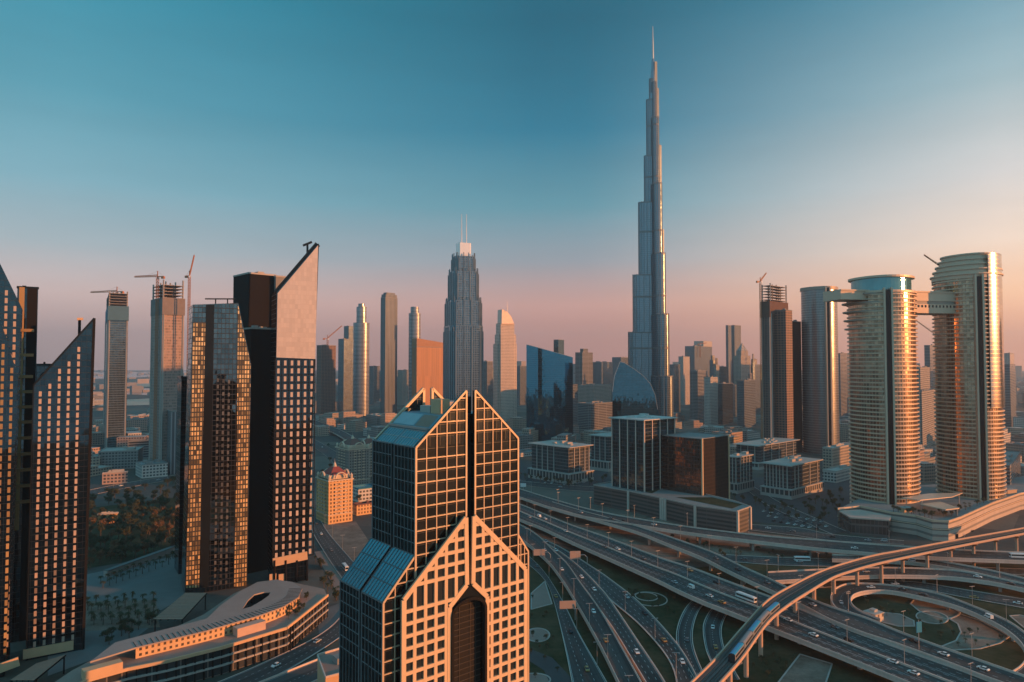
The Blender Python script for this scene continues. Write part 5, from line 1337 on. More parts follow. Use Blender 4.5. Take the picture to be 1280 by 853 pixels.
pergola('slatted timber pergola beside the ring roof', [(191.8, 774), (228, 774), (258.7, 740.7), (232, 740.7)], 10)
pergola('slatted pergola at the bottom left corner', [(13, 850), (43, 850), (82.5, 818), (46, 829)], 9)
# small lit house at the foot of the gabled tower
def foot():
    z = 22; P = [G(397, 820, z), G(407, 848, z), G(445, 838, z), G(445, 800, z), G(424, 812, z)]
    t_ = thing('plant_building', 'small building with pink lit roof at the foot of the gabled tower', 'building', (*P[0].xy, 0))
    q = MB(); q.prism([tuple(p.xy) for p in P], 0, z, 0, 1); q.build('wall', [M_ochre, M_pink], t_)
    q = MB()
    for i in range(5): q.bar(P[i] + UP * .4, P[(i + 1) % 5] + UP * .4, .5, .9)
    q.build('parapet', M_rail, t_)
    q = MB(); q.box(G(428, 826, z), hdir(50), 7, 5, z, z + 2.5); q.build('roof_unit', M_roof, t_)
foot()

# ---------------------------------------------------------------- domed buildings
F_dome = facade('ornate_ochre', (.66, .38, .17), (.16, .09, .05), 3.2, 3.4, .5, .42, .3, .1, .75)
F_shaded = facade('ornate_shaded', (.26, .23, .21), (.08, .07, .06), 3.2, 3.4, .5, .42, .3, .1, .75)  # duller copy of the ochre facade, the hotels' shade put into its colour
def domed(label, pl, pc, pr, yw, ybase, roofc, a=52, fac=None):
    Y = depth_at(pc, ybase); poly, z = cbox(pl, pc, pr, yw, Y, a); c = sum((V(p) for p in poly), V((0, 0))) / 4
    t_ = thing('domed_hotel', label, 'building', (c.x, c.y, 0))
    q = MB(); q.prism([tuple(p) for p in poly], 0, z); q.build('wall', fac or F_dome, t_)
    q = MB(); q.prism(inset(poly, 1.07), z - 1.2, z, bottom=True); q.prism(inset(poly, 1.03), z * .2, z * .2 + .8, bottom=True); q.prism(inset(poly, .8), z, z + 4.0); q.build('cornice', mat('cream_trim', (.6, .46, .34), .7), t_)
    s = (V(poly[1]) - V(poly[0])).length; s2 = (V(poly[3]) - V(poly[0])).length; b0 = inset(poly, .72); zz = z + 4.0
    q = MB(); top = inset(poly, .22); h = 6.5
    for i in range(4):
        j = (i + 1) % 4; q.face([(*b0[i], zz), (*b0[j], zz), (*top[j], zz + h), (*top[i], zz + h)])
    q.face([(*p, zz + h) for p in top]); q.build('hipped_roof', roofc, t_)
    q = MB(); q.cyl(c, 2.0, 1.4, zz + h, zz + h + 2, 12); q.cyl(c, 1.5, .2, zz + h + 2, zz + h + 4.5, 12); q.cyl(c, .15, .05, zz + h + 4.5, zz + h + 8, 6); q.build('cupola', mat('cream_trim', (.6, .46, .34)), t_)
    for i in range(4):
        a_, b_ = V(poly[i]), V(poly[(i + 1) % 4]); m_ = a_.lerp(b_, .5); dd = (b_ - a_).normalized(); nn = V((dd.y, -dd.x)); q = MB()
        r = min(s, s2) * .22
        ring = [(r * cos(pi * k / 10), r * sin(pi * k / 10)) for k in range(11)]
        for k in range(10):
            p0 = m_ + dd * ring[k][0]; p1 = m_ + dd * ring[k + 1][0]; q.bar((p0.x, p0.y, z + ring[k][1] + 1.2), (p1.x, p1.y, z + ring[k + 1][1] + 1.2), 1.0, 1.6, 0, V((nn.x, nn.y, 0)))
        q.build('arch_gable', mat('cream_trim', (.6, .46, .34)), t_)
    q = MB()
    for i in (0, 3):
        a_, b_ = V(poly[i]), V(poly[(i + 1) % 4]); dd = (b_ - a_).normalized(); nn = V((dd.y, -dd.x))
        for k in (.3, .5, .7):
            p = a_.lerp(b_, k) + nn * .6
            for zc in frange(z * .22, z - 3, 3.4): q.box(p, (dd.x, dd.y), 2.6, 1.2, zc, zc + 1.1)
    q.build('balcony', mat('cream_trim', (.6, .46, .34)), t_)
    q = MB()
    for p in inset(poly, .92): q.cyl(p, 1.3, 1.3, z, z + 3, 10); q.cyl(p, 1.5, .1, z + 3, z + 5.2, 10)
    q.build('corner_turret', mat('cream_trim', (.6, .46, .34)), t_)
    return t_
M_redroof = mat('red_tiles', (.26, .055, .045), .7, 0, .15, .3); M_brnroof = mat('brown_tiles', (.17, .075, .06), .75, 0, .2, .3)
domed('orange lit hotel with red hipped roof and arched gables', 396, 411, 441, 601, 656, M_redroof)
domed('shaded hotel with brown roof behind the orange lit one', 420, 436, 462, 562, 612, M_brnroof, 52, F_shaded)
domed('half hidden hotel with brown roof left of the gabled tower', 448, 456, 474, 560, 606, M_brnroof, 52, F_shaded)
block('low_building', 'low orange lit wing beside the domed hotel', 'building', 441, 446, 468, 632, depth_at(446, 645), F_dome, M_brnroof, 52, 2)
block('low_building', 'teal roofed hall behind the orange lit hotel', 'building', 438, 448, 475, 612, depth_at(446, 628), F_low[3], M_tglass, 52, 0)
block('low_building', 'orange lit flat house at the garden edge', 'building', 104, 122, 148, 644, depth_at(122, 656), mat('ochre_plain', (.58, .31, .14), .8), M_roof2, 60, 5)
block('low_building', 'long grey terrace wall house behind the garden', 'building', 112, 128, 160, 592, depth_at(130, 606), F_low[2], M_roof2, 64, 8)

# ---------------------------------------------------------------- low city blocks in the middle distance
ROADZ = [(640, 1300, 596, 870), (355, 470, 640, 860)]
def busy(p, r):
    for A, B, cen in ROADS.values():
        for c in cen[::3]:
            if (c.xy - p).length < r + 14: return True
    return False
TAKEN = [(o.location.xy, 34) for o in bpy.data.objects if o.parent is None and o.get('category') in ('tower', 'building')]
count = 0; tries = 0
low_labels = {0: 'low sand coloured flat roofed block in the dense mid city', 1: 'low grey flat roofed block in the dense mid city', 2: 'low rose coloured flat roofed block in the dense mid city', 3: 'low white flat roofed block in the dense mid city'}
zones = [(-30, 1320, 478, 560, 150), (380, 480, 500, 560, 14), (640, 760, 500, 570, 16), (880, 1060, 500, 575, 26), (1130, 1290, 520, 600, 26), (105, 240, 545, 600, 14)]
for (x0, x1, y0, y1, nn) in zones:
    k = 0; tries = 0
    while k < nn and tries < nn * 30:
        tries += 1
        p = G(rnd.uniform(x0, x1), y0 + (y1 - y0) * rnd.random() ** .8)
        if p.y > 4200: continue
        w, d_ = rnd.uniform(18, 55) * (1 + p.y / 4000), rnd.uniform(16, 38) * (1 + p.y / 4000); h = rnd.choice([7, 9, 11, 14, 18, 24]) * rnd.uniform(.8, 1.2)
        r = max(w, d_) * .55
        if any((q - p.xy).length < r + rr for q, rr in TAKEN) or busy(p.xy, r): continue
        TAKEN.append((p.xy.copy(), r)); k += 1; count += 1
        c = rnd.randrange(4); t_ = thing('low_block', low_labels[c], 'building', (p.x, p.y, 0), 'low blocks of the mid city, ' + ('sand', 'grey', 'rose', 'white')[c])
        u = hdir(rnd.choice([50, 50, 50, 20, 70])); v_ = V((-u.y, u.x, 0))
        P = [(p + u * w * a + v_ * d_ * b).xy for a, b in ((-.5, -.5), (.5, -.5), (.5, .5), (-.5, .5))]
        q = MB(); q.prism([tuple(e) for e in P], 0, h, 0, None, False)
        if rnd.random() < .5:
            q.prism([tuple(V(P[0]).lerp(V(e), .62)) for e in P], h - .2, h + rnd.uniform(3, 9))
        q.build('wall', F_low[c], t_); roof_on(t_, P, h, rnd.choice([M_roof, M_roof2, M_roof2, M_pink]), rnd.randrange(3, 7), 1.0)
# far city: one mass of small blocks to the horizon
fc = MB()
for i in range(2600):
    y = 3300 + 9500 * rnd.random() ** 1.3; x = rnd.uniform(-1.0, 1.0) * y * .92
    if x < -y * .25 and rnd.random() < .75: continue
    h = rnd.choice([8, 10, 14, 20, 28, 40]) * rnd.uniform(.7, 1.3)
    if rnd.random() < .05 and x > -y * .1: h = rnd.uniform(70, 170)
    fc.box((x, y), hdir(rnd.choice([40, 50, 20])), rnd.uniform(30, 110), rnd.uniform(25, 70), 0, h, rnd.randrange(2), None, False)
struct(fc, 'far_city', [mat('far_city_wall', (.34, .28, .24), .8, 0, .3, .01), mat('far_city_grey', (.22, .21, .21), .8, 0, .3, .01)], 'stuff')
patch('lagoon', [(110, 474), (232, 470), (238, 464), (105, 466)], .3, mat('water', (.05, .10, .12), .12, 0, .2, .01))
patch('lagoon', [(105, 492), (190, 494), (236, 488), (150, 484)], .35, mat('water', (.05, .10, .12)))
patch('sand_flat', [(95, 482), (238, 478), (238, 482), (95, 486)], .4, mat('sand', (.48, .36, .27), .9, 0, .3, .004))
patch('sand_flat', [(150, 500), (238, 496), (238, 505), (120, 508)], .4, mat('sand', (.48, .36, .27)))

# ---------------------------------------------------------------- trees
def leaf_crown(mb, c, rx, rz, n, s, clumps, seed):
    r_ = random.Random(seed); cl = []
    for _ in range(clumps):
        a, b = r_.uniform(0, 2 * pi), r_.uniform(-.7, 1.1); k = r_.uniform(.3, .85)
        cl.append((V((c[0] + rx * k * cos(a) * cos(b), c[1] + rx * k * sin(a) * cos(b), c[2] + rz * k * sin(b))), r_.uniform(.3, .55)))
    for i in range(n):
        p0, kr = r_.choice(cl); d_ = V((r_.gauss(0, 1), r_.gauss(0, 1), r_.gauss(0, .8))).normalized() * (rx * kr * r_.random() ** .4)
        p = p0 + d_; nn = (d_.normalized() + V((r_.uniform(-.6, .6), r_.uniform(-.6, .6), r_.uniform(-.2, .8)))).normalized()
        x = nn.orthogonal().normalized(); y = nn.cross(x); k = s * r_.uniform(.6, 1.3); rot = r_.uniform(0, pi)
        x, y = x * cos(rot) + y * sin(rot), y * cos(rot) - x * sin(rot)
        mb.face([p - x * k, p - y * k * .6, p + x * k, p + y * k * .6])
PROTO = {}
def tree_proto(kind, seed):
    key = (kind, seed)
    if key in PROTO: return PROTO[key]
    r_ = random.Random(seed)
    if kind == 'palm':
        tk = MB(); h = 6.5; tk.tube((0, 0, 0), (.15, .05, h * .5), .32, .24, 7); tk.tube((.15, .05, h * .5), (.1, -.1, h), .24, .2, 7)
        cw = MB()
        for i in range(22):
            a = 2 * pi * i / 22 + r_.uniform(-.15, .15); up = r_.uniform(-.2, .9); d_ = V((cos(a), sin(a), 0)); s_ = V((-sin(a), cos(a), 0)); L = r_.uniform(2.2, 3.0); p = V((.1, -.1, h))
            for k in range(5):
                q0 = p + d_ * L * .2 + UP * (up - k * .42) * L * .2; w0 = .5 * (1 - abs(k - 1.4) / 4.6); w1 = .5 * (1 - abs(k - .4) / 4.6)
                cw.face([p - s_ * w0, p + s_ * w0, q0 + s_ * w1, q0 - s_ * w1]); p = q0
        m_ = M_leafP
    else:
        h = r_.uniform(6.0, 8.0); tk = MB(); tk.tube((0, 0, 0), (.1, .1, h * .5), .36, .26, 7)
        for i in range(5):
            a = 2 * pi * i / 5 + r_.uniform(-.3, .3); tk.tube((.1, .1, h * .42), (cos(a) * 2.0, sin(a) * 2.0, h * .75), .16, .06, 5)
        cw = MB(); leaf_crown(cw, (0, 0, h * .78), 3.4, 2.7, 620, .42, 13, seed)
        m_ = M_leafB if kind == 'dry' else M_leafA
    PROTO[key] = (tk, cw, m_); return PROTO[key]
TREES = {}
def plant_tree(kind, p, z, label, group, s=1.0):
    seed = rnd.randrange(3); key = (kind, seed)
    cat = 'palm' if kind == 'palm' else 'tree'
    if key not in TREES:
        tk, cw, m_ = tree_proto(kind, seed + (10 if kind == 'dry' else 0)); r = thing('palm_tree' if kind == 'palm' else 'tree', label, cat, (0, 0, 0), group)
        a = tk.build('trunk', M_bark, r); b = cw.build('crown', m_, r)
        r.location = (p.x, p.y, z); r.rotation_euler = (0, 0, rnd.uniform(0, 6)); r.scale = (s,) * 3; TREES[key] = (r, [a, b]); return
    r, ch = TREES[key]
    o = dup(r, (p.x, p.y, z), rnd.uniform(0, 6), label, cat, group, ch); o.scale = (s * rnd.uniform(.85, 1.15), s * rnd.uniform(.85, 1.15), s * rnd.uniform(.8, 1.2))
def inpoly(x, y, pg):
    c = False
    for i in range(len(pg)):
        (x0, y0), (x1, y1) = pg[i], pg[i - 1]
        if (y0 > y) != (y1 > y) and x < (x1 - x0) * (y - y0) / (y1 - y0) + x0: c = not c
    return c
def scatter(kind, pg, n, z, label, group, s=1.0, md=4.5):
    pts = []; k = 0
    xs = [q[0] for q in pg]; ys = [q[1] for q in pg]
    while len(pts) < n and k < n * 40:
        k += 1; x, y = rnd.uniform(min(xs), max(xs)), rnd.uniform(min(ys), max(ys))
        if not inpoly(x, y, pg): continue
        p = G(x, y, z)
        if any((p - q).length < md for q in pts) or (z < 1 and busy(p.xy, -9)): continue
        pts.append(p); kd = kind if isinstance(kind, str) else rnd.choice(kind)
        plant_tree(kd, p, z, label[kd] if isinstance(label, dict) else label, group[kd] if isinstance(group, dict) else group, s * rnd.uniform(.8, 1.25))
gl_ = {'tree': 'green leafy tree in the dense garden between the left towers', 'dry': 'rusty brown tree in the dense garden between the left towers'}
gg_ = {'tree': 'green garden trees', 'dry': 'brown garden trees'}
scatter(['tree', 'tree', 'dry'], [(108, 662), (150, 640), (236, 622), (236, 686), (180, 697), (112, 712)], 135, 0, gl_, gg_, 1.1, 3.6)
scatter(['tree'], [(108, 622), (236, 600), (236, 628), (112, 655)], 40, 0, 'dark tree on the strip between the garden and the highway', 'trees behind the garden', 1.2, 6)
for i in range(13):
    x = 126 + i * 8.2; y = 730 - i * 2.9
    for j in (0, 1):
        plant_tree('palm', G(x + j * 3, y + j * 5, 0), 0, 'palm in the double row along the garden wall', 'palms along the garden wall', .75)
for i in range(8):
    for j in range(5):
        plant_tree('palm', G(110 + i * 11.5 + j * 1.5 + rnd.uniform(-2, 2), 756 + j * 6.5 - i * .4 + rnd.uniform(-1, 1), 0), 0, 'palm in the planted grid beside the near left tower', 'palms of the court', .8)
scatter(['tree'], [(130, 800), (178, 770), (192, 778), (165, 800), (140, 815)], 12, 0, 'small tree on the path left of the podium', 'trees beside the podium path', .7, 3)
scatter(['tree', 'palm'], [(642, 590), (700, 604), (765, 604), (760, 592), (742, 606), (712, 612), (655, 600)], 34, 0, {'tree': 'street tree around the office with overhanging roof', 'palm': 'palm around the office with overhanging roof'}, {'tree': 'trees round the office', 'palm': 'palms round the office'}, .8, 5)
scatter(['tree', 'palm'], [(905, 622), (950, 628), (1000, 634), (1062, 606), (1068, 632), (1020, 655), (960, 648)], 52, 0, {'tree': 'street tree on the forecourt of the striped office', 'palm': 'palm on the forecourt of the striped office'}, {'tree': 'trees of the forecourt', 'palm': 'palms of the forecourt'}, .8, 5)
scatter(['tree', 'palm'], [(1112, 640), (1150, 640), (1185, 640), (1240, 626), (1232, 632), (1195, 645), (1160, 649), (1130, 643)], 34, 16, {'tree': 'shrubby tree on the terrace of the round towers', 'palm': 'palm on the terrace of the round towers'}, {'tree': 'terrace trees', 'palm': 'terrace palms'}, .6, 3)
scatter(['palm', 'tree'], [(390, 700), (398, 700), (425, 742), (440, 765), (420, 760), (405, 735)], 18, 0, {'tree': 'tree beside the brick pavement by the pointed tower', 'palm': 'palm beside the brick pavement by the pointed tower'}, {'tree': 'trees by the brick pavement', 'palm': 'palms by the brick pavement'}, .75, 3)
scatter(['tree'], [(356, 768), (380, 748), (388, 740), (378, 765), (362, 778)], 10, zpod, 'bush on the terrace under the ring roof', 'terrace bushes', .42, 1.8)
scatter(['tree'], [(395, 560), (440, 550), (470, 610), (440, 640), (400, 620)], 14, 0, 'tree among the domed hotels', 'trees by the domed hotels', .9, 8)
# garden wall
gw = thing('garden_wall', 'long pale garden wall below the trees', 'wall', G(180, 707)); q = MB()
q.bar(G(132, 721) + UP * 2, G(222, 688) + UP * 2, 3.5, 4.0); q.build('wall', M_concrete, gw)
q = MB(); q.bar(G(132, 721) + UP * 4.2, G(222, 688) + UP * 4.2, 4.2, .4); q.build('coping', M_paving, gw)

scatter(['tree'], [(662, 745), (690, 760), (705, 850), (664, 850)], 14, 0, 'low shrub on the lawn beside the gabled tower', 'shrubs of the left lawn', .32, 3)
scatter(['tree'], [(770, 735), (850, 745), (850, 770), (800, 765)], 16, 0, 'low shrub on the lawn under the highway edge', 'shrubs under the highway', .34, 3)
scatter(['tree'], [(925, 800), (985, 790), (1000, 850), (930, 850)], 16, 0, 'low shrub on the lawn beneath the viaduct', 'shrubs beneath the viaduct', .34, 3)
scatter(['tree', 'palm'], [(1080, 755), (1130, 760), (1255, 800), (1262, 815), (1180, 812)], 22, 0, {'tree': 'low shrub inside the loop ramp', 'palm': 'young palm inside the loop ramp'}, {'tree': 'shrubs inside the loop ramp', 'palm': 'palms inside the loop ramp'}, .4, 4)
scatter(['tree', 'palm'], [(820, 668), (960, 690), (1100, 698), (1100, 704), (900, 704)], 26, 0, {'tree': 'low shrub on the verge under the flyovers', 'palm': 'palm on the verge under the flyovers'}, {'tree': 'shrubs on the verge', 'palm': 'palms on the verge'}, .5, 4)
# ---------------------------------------------------------------- metro viaduct and train
out_px = [(850, 866), (867, 849.5), (896, 820.5), (929.5, 782), (960, 749.5), (993.5, 729.5), (1028.6, 712.8), (1066.7, 700.6), (1097, 693), (1120, 688.9), (1196, 674.7), (1280, 660), (1340, 650)]
in_px = [(888, 868), (905, 849.5), (929.5, 821), (960, 778.5), (986, 756.5), (1011.8, 739.8), (1042, 722), (1066, 713.5), (1089.5, 706.7), (1120, 699.5), (1196, 683.3), (1280, 667), (1340, 656)]
def viaduct():
    z = 19.0; n = 110
    A = cr([G(x, y, z) for x, y in out_px], n); B = cr([G(x, y, z) for x, y in in_px], n)
    t_ = thing('metro_viaduct', 'curved elevated metro viaduct sweeping over the highway', 'viaduct', (*A[0].xy, 0))
    Mv = mat('viaduct_concrete', (.50, .33, .24), .75, 0, .12, .1, .25, .1); Mt = mat('track_bed', (.13, .105, .095), .9, 0, .2, .2)
    q = MB(); f = MB(); pr = MB(); trk = MB(); rl = MB()
    cen = [(a + b) / 2 for a, b in zip(A, B)]
    for i in range(n - 1):
        a, b, c, e = A[i], A[i + 1], B[i + 1], B[i]
        trk.face([a - UP * .6, e - UP * .6, c - UP * .6, b - UP * .6])
        for E in (A, B):
            p, s_ = E[i], E[i + 1]; i0 = (cen[i] - p).normalized() * .7; i1 = (cen[i + 1] - s_).normalized() * .7
            pb = q if E is A else pr
            pb.face([p + UP * .6, s_ + UP * .6, s_ + i1 + UP * .6, p + i0 + UP * .6]); pb.face([p - UP * .9, s_ - UP * .9, s_ + UP * .6, p + UP * .6]); pb.face([p + i0 - UP * .6, s_ + i1 - UP * .6, s_ + i1 + UP * .6, p + i0 + UP * .6])
            k0, k1 = p.lerp(cen[i], .5) - UP * 2.4, s_.lerp(cen[i + 1], .5) - UP * 2.4
            f.face([p - UP * .9, s_ - UP * .9, k1, k0])
        m0, m1, m2, m3 = A[i].lerp(cen[i], .5), A[i + 1].lerp(cen[i + 1], .5), B[i + 1].lerp(cen[i + 1], .5), B[i].lerp(cen[i], .5)
        f.face([m0 - UP * 2.4, m1 - UP * 2.4, m2 - UP * 2.4, m3 - UP * 2.4])
        for k in (.22, .36, .64, .78):
            rl.bar(A[i].lerp(B[i], k) - UP * .35, A[i + 1].lerp(B[i + 1], k) - UP * .35, .22, .3)
        rl.bar(cen[i] - UP * .3, cen[i + 1] - UP * .3, 1.0, .5)
    trk.build('track_bed', Mt, t_); rl.build('rail', mat('rail_dark', (.09, .08, .075), .6), t_); f.build('girder', Mv, t_); q.build('parapet', Mv, t_); pr.build('parapet', Mv, t_)
    L = 0; nxt = 14
    for i in range(1, n):
        L += (cen[i] - cen[i - 1]).length
        if L > nxt:
            nxt += 27; c = cen[i]; ac = (B[i] - A[i]).normalized(); wl = (B[i] - A[i]).length; pm = MB(); pm.cyl(c, 1.15, 1.15, 0, z - 4.2, 14)
            al = V((-ac.y, ac.x, 0)); pp = [c - ac * 1.3 + UP * (-4.4), c + ac * 1.3 + UP * (-4.4), c + ac * wl * .52 + UP * (-1.6), c - ac * wl * .52 + UP * (-1.6)]
            pm.extrude([p - al * 1.1 for p in pp], al * 2.2); pm.build('pier', Mv, t_)
    # train on the right hand track
    M_blue = mat('train_blue', (.02, .26, .46), .3, 0, .05); M_sil = mat('train_silver', (.26, .26, .26), .35, .2, .05)
    tr = thing('metro_train', 'blue and silver metro train running on the viaduct', 'train', G(945, 790, z))
    ctr = [A[i].lerp(B[i], .70) for i in range(n)]
    i0 = min(range(n), key=lambda i: (ctr[i] - G(914, 826, z)).length); path = cr(ctr[i0:i0 + 30], 200)
    s0 = 0; Ls = [0]
    for i in range(1, 200): Ls.append(Ls[-1] + (path[i] - path[i - 1]).length)
    def at(dist):
        i = min(198, max(0, next((j for j in range(199) if Ls[j + 1] >= dist), 198))); k = (dist - Ls[i]) / max(1e-6, Ls[i + 1] - Ls[i]); return path[i].lerp(path[i + 1], k)
    d0 = 0
    for k in range(5):
        a, b = at(d0), at(d0 + 15.6); d0 += 16.3; dd = (b - a).normalized(); s_ = V((dd.y, -dd.x, 0)); zb = z - .2
        body = MB(); prof = [(-1.45, 0), (1.45, 0), (1.5, 1.6), (1.3, 2.9), (.6, 3.3), (-.6, 3.3), (-1.3, 2.9), (-1.5, 1.6)]
        sh = 1.4 if k == 0 else 0
        pts = [V((a.x, a.y, zb)) + s_ * x + UP * y + dd * (sh * y / 3.3) for x, y in prof]; L_ = (b - a).length
        pe = [V((a.x, a.y, zb)) + s_ * x + UP * y + dd * L_ for x, y in prof]
        for i in range(8):
            j = (i + 1) % 8; body.face([pts[i], pts[j], pe[j], pe[i]], None, 1 if i in (3, 4, 5) else 0)
        body.face(pts[::-1], None, 2 if k == 0 else 0); body.face(pe, None, 0)
        o = body.build('train_car', [M_sil, M_blue if k in (0, 2, 4) else M_sil, M_dark], tr)
        wn = MB()
        for sg in (-1, 1):
            wn.bar(V((a.x, a.y, zb)) + s_ * 1.46 * sg + UP * 1.95 + dd * 1.8, V((a.x, a.y, zb)) + s_ * 1.46 * sg + UP * 1.95 + dd * (L_ - 1), .12, .9)
        wn.build('window_band', M_dark, o)
viaduct()

# ---------------------------------------------------------------- cars
def car_mesh(col):
    b = MB()
    prof = [(-2.25, .35), (2.25, .35), (2.3, .75), (1.2, .95), (-1.9, 1.0), (-2.3, .8)]
    W2 = .9
    def ex(pr, w, m):
        L_ = [V((x, -w, z)) for x, z in pr]; R_ = [V((x, w, z)) for x, z in pr]
        b.face(L_, None, m); b.face(R_[::-1], None, m)
        for i in range(len(pr)): j = (i + 1) % len(pr); b.face([L_[j], L_[i], R_[i], R_[j]], None, m)
    ex(prof, W2, 0); ex([(.35, 1.40), (-1.15, 1.42), (-1.2, 1.50), (.25, 1.48)], .68, 0)
    return b
CARCOL = {'white': (.78, .76, .73), 'silver': (.45, .45, .46), 'black': (.02, .02, .022), 'grey': (.14, .145, .15), 'red': (.3, .03, .02), 'gold': (.42, .25, .09)}
CARS = {}
def car(p, hd, colour, label, group, van=False):
    key = (colour, van)
    if key not in CARS:
        r = thing('van' if van else 'car', label, 'van' if van else 'car', (0, 0, 0), group)
        b = car_mesh(0)
        if van: b.box((-.4, 0), (1, 0), 3.6, 1.75, .9, 2.2)
        body = b.build('body', mat('paint_' + colour, CARCOL[colour], .3, .1, .03), r); ch = [body]
        g_ = MB()
        if van: g_.box((-.3, 0), (1, 0), 3.0, 1.8, 1.45, 1.95)
        else:
            lo = [(1.15, .74), (-1.85, .74)]
            q0 = [V((1.15, -.8, .95)), V((1.15, .8, .95)), V((-1.85, .8, .98)), V((-1.85, -.8, .98))]; q1 = [V((.3, -.66, 1.42)), V((.3, .66, 1.42)), V((-1.2, .66, 1.44)), V((-1.2, -.66, 1.44))]
            for i in range(4): j = (i + 1) % 4; g_.face([q0[j], q0[i], q1[i], q1[j]][::-1])
        ch.append(g_.build('window', M_dglass, r))
        w0 = MB(); w0.tube((0, -.12, 0), (0, .12, 0), .34, .34, 10)
        me = None
        for x in (1.4, -1.4):
            for y in (-.82, .82):
                if me is None: o = w0.build('wheel', M_tyre, r); me = o
                else: o = me.copy(); COL.objects.link(o); o.parent = r
                o.location = (x, y, .34); ch.append(o)
        r.location = p; r.rotation_euler = (0, 0, hd); r.scale = (1.08, 1.08, 1.08); CARS[key] = (r, ch); return
    r, ch = CARS[key]; o = dup(r, p, hd, label, 'van' if van else 'car', group, ch); o.scale = (1.08, 1.08, 1.08)
RN = {'A': 'the upper flyover', 'A2': 'the flyover branch sloping to lower right', 'B': 'the wide main highway', 'C0': 'the lowest left road', 'C1': 'the left curving flyover', 'C2': 'the second curving road', 'C3': 'the third curving road',
      'C4': 'the first underpass ramp', 'C5': 'the second underpass ramp', 'L': 'the loop ramp', 'D1': 'the far right slip road', 'D2': 'the right hand connector flyover', 'D3': 'the far ground road', 'D4': 'the ground road beyond the loop', 'K': 'the road beside the pointed tower',
      'K2': 'the road below the ring podium', 'E1': 'the lane by the office blocks', 'E2': 'the service road by the pavilion', 'N1': 'the distant left highway', 'N2': 'the distant flyover by the hotels', 'N3': 'the distant street by the hotels'}
SPOTS = [('A', 719, 641), ('A', 757, 649), ('A', 771, 652), ('A', 818, 656), ('A', 1068, 686), ('A2', 898, 699), ('A2', 923, 713), ('A2', 1015, 757), ('A2', 1146, 803), ('A2', 1179, 819), ('A2', 1229, 837), ('A2', 965, 729),
         ('B', 655, 646), ('B', 673, 645.5), ('B', 697, 650), ('B', 701, 665), ('B', 754, 684), ('B', 872, 716), ('B', 834, 727), ('B', 837, 730), ('B', 901, 730.5), ('B', 925, 747), ('B', 859, 734), ('B', 884, 745), ('B', 900, 753), ('B', 1017, 795), ('B', 1044, 784), ('B', 1116, 829), ('B', 1126, 831), ('B', 1144, 845), ('B', 1060, 800), ('B', 775, 688), ('B', 690, 647), ('B', 808, 700), ('B', 985, 776),
         ('C1', 705, 711), ('C1', 740, 767), ('C1', 758, 800), ('C1', 680, 688), ('C0', 681, 708), ('C0', 701, 746), ('C0', 713, 791), ('C0', 723, 797), ('C0', 735, 838), ('C2', 701, 690), ('C2', 730, 722), ('C2', 742, 738), ('C2', 796, 816), ('C3', 687, 678), ('C3', 786, 748), ('C3', 806, 769), ('C3', 833, 801), ('C3', 852, 829), ('C4', 858, 800), ('C5', 891, 785), ('C5', 894, 810),
         ('L', 1088, 735), ('L', 1051, 754), ('L', 1129, 738), ('L', 1152, 744), ('L', 1235, 772), ('D4', 1216, 748), ('D4', 1272, 755), ('D4', 1120, 731), ('D2', 1222, 722), ('D2', 1262, 731), ('D2', 1083, 716), ('D1', 1140, 702), ('D3', 930, 700), ('D3', 1000, 703), ('K', 413, 688), ('K', 402, 668), ('K', 398, 655), ('K2', 395, 803), ('K2', 345, 833), ('E1', 790, 619), ('E1', 700, 609), ('E2', 960, 661), ('E2', 1040, 672), ('E2', 990, 665), ('E2', 1085, 676), ('E2', 1105, 677), ('N1', 150, 608), ('N1', 200, 600), ('N2', 420, 541), ('N2', 440, 553), ('N3', 402, 560)]
used_l = {}
def clear_of(p, lst): return all((p - q).length > 6.5 for q in lst)
CP = []
for key, x, y in SPOTS:
    A, B, cen = ROADS[key]; zz = cen[len(cen) // 2].z; p = G(x, y, zz)
    i = min(range(len(cen) - 1), key=lambda i: (cen[i] - p).length)
    ac = (B[i] - A[i]); k = max(.14, min(.86, (p - A[i]).dot(ac) / ac.length_squared)); al = (cen[i + 1] - cen[i]).normalized()
    p = A[i].lerp(B[i], k) + al * ((p - cen[i]).dot(al))
    if not clear_of(p, CP): continue
    CP.append(p); hd = atan2(al.y, al.x) + (pi if k > .5 else 0)
    colr = rnd.choice(['white'] * 6 + ['silver'] * 3 + ['black'] * 2 + ['grey'] * 2 + ['gold']); van = rnd.random() < .12 and colr in ('white', 'silver')
    nm = '%s %s on %s' % (colr, 'van' if van else 'car', RN[key]); car(p + UP * .03, hd, colr, nm, nm.replace(colr + ' ', colr + ' ').replace(' on ', 's on '), van)
# parked cars on the forecourts
for i in range(26):
    row, k = divmod(i, 9); p = G(955 + k * 9 + row * 6, 640 + row * 6 + k * 1.6, 0)
    if busy(p.xy, -11) or not clear_of(p, CP): continue
    CP.append(p); colr = rnd.choice(['white', 'white', 'silver', 'black', 'grey']); car(p + UP * .1, R(40), colr, '%s car parked on the forecourt of the striped office' % colr, '%s cars parked on the forecourt' % colr)
for i in range(14):
    p = G(650 + i * 8, 606 - abs(i - 7) * .7, 0)
    if busy(p.xy, -11) or not clear_of(p, CP): continue
    CP.append(p); colr = rnd.choice(['white', 'silver', 'grey']); car(p + UP * .1, R(60), colr, '%s car parked below the office with overhanging roof' % colr, '%s cars parked below the office' % colr)
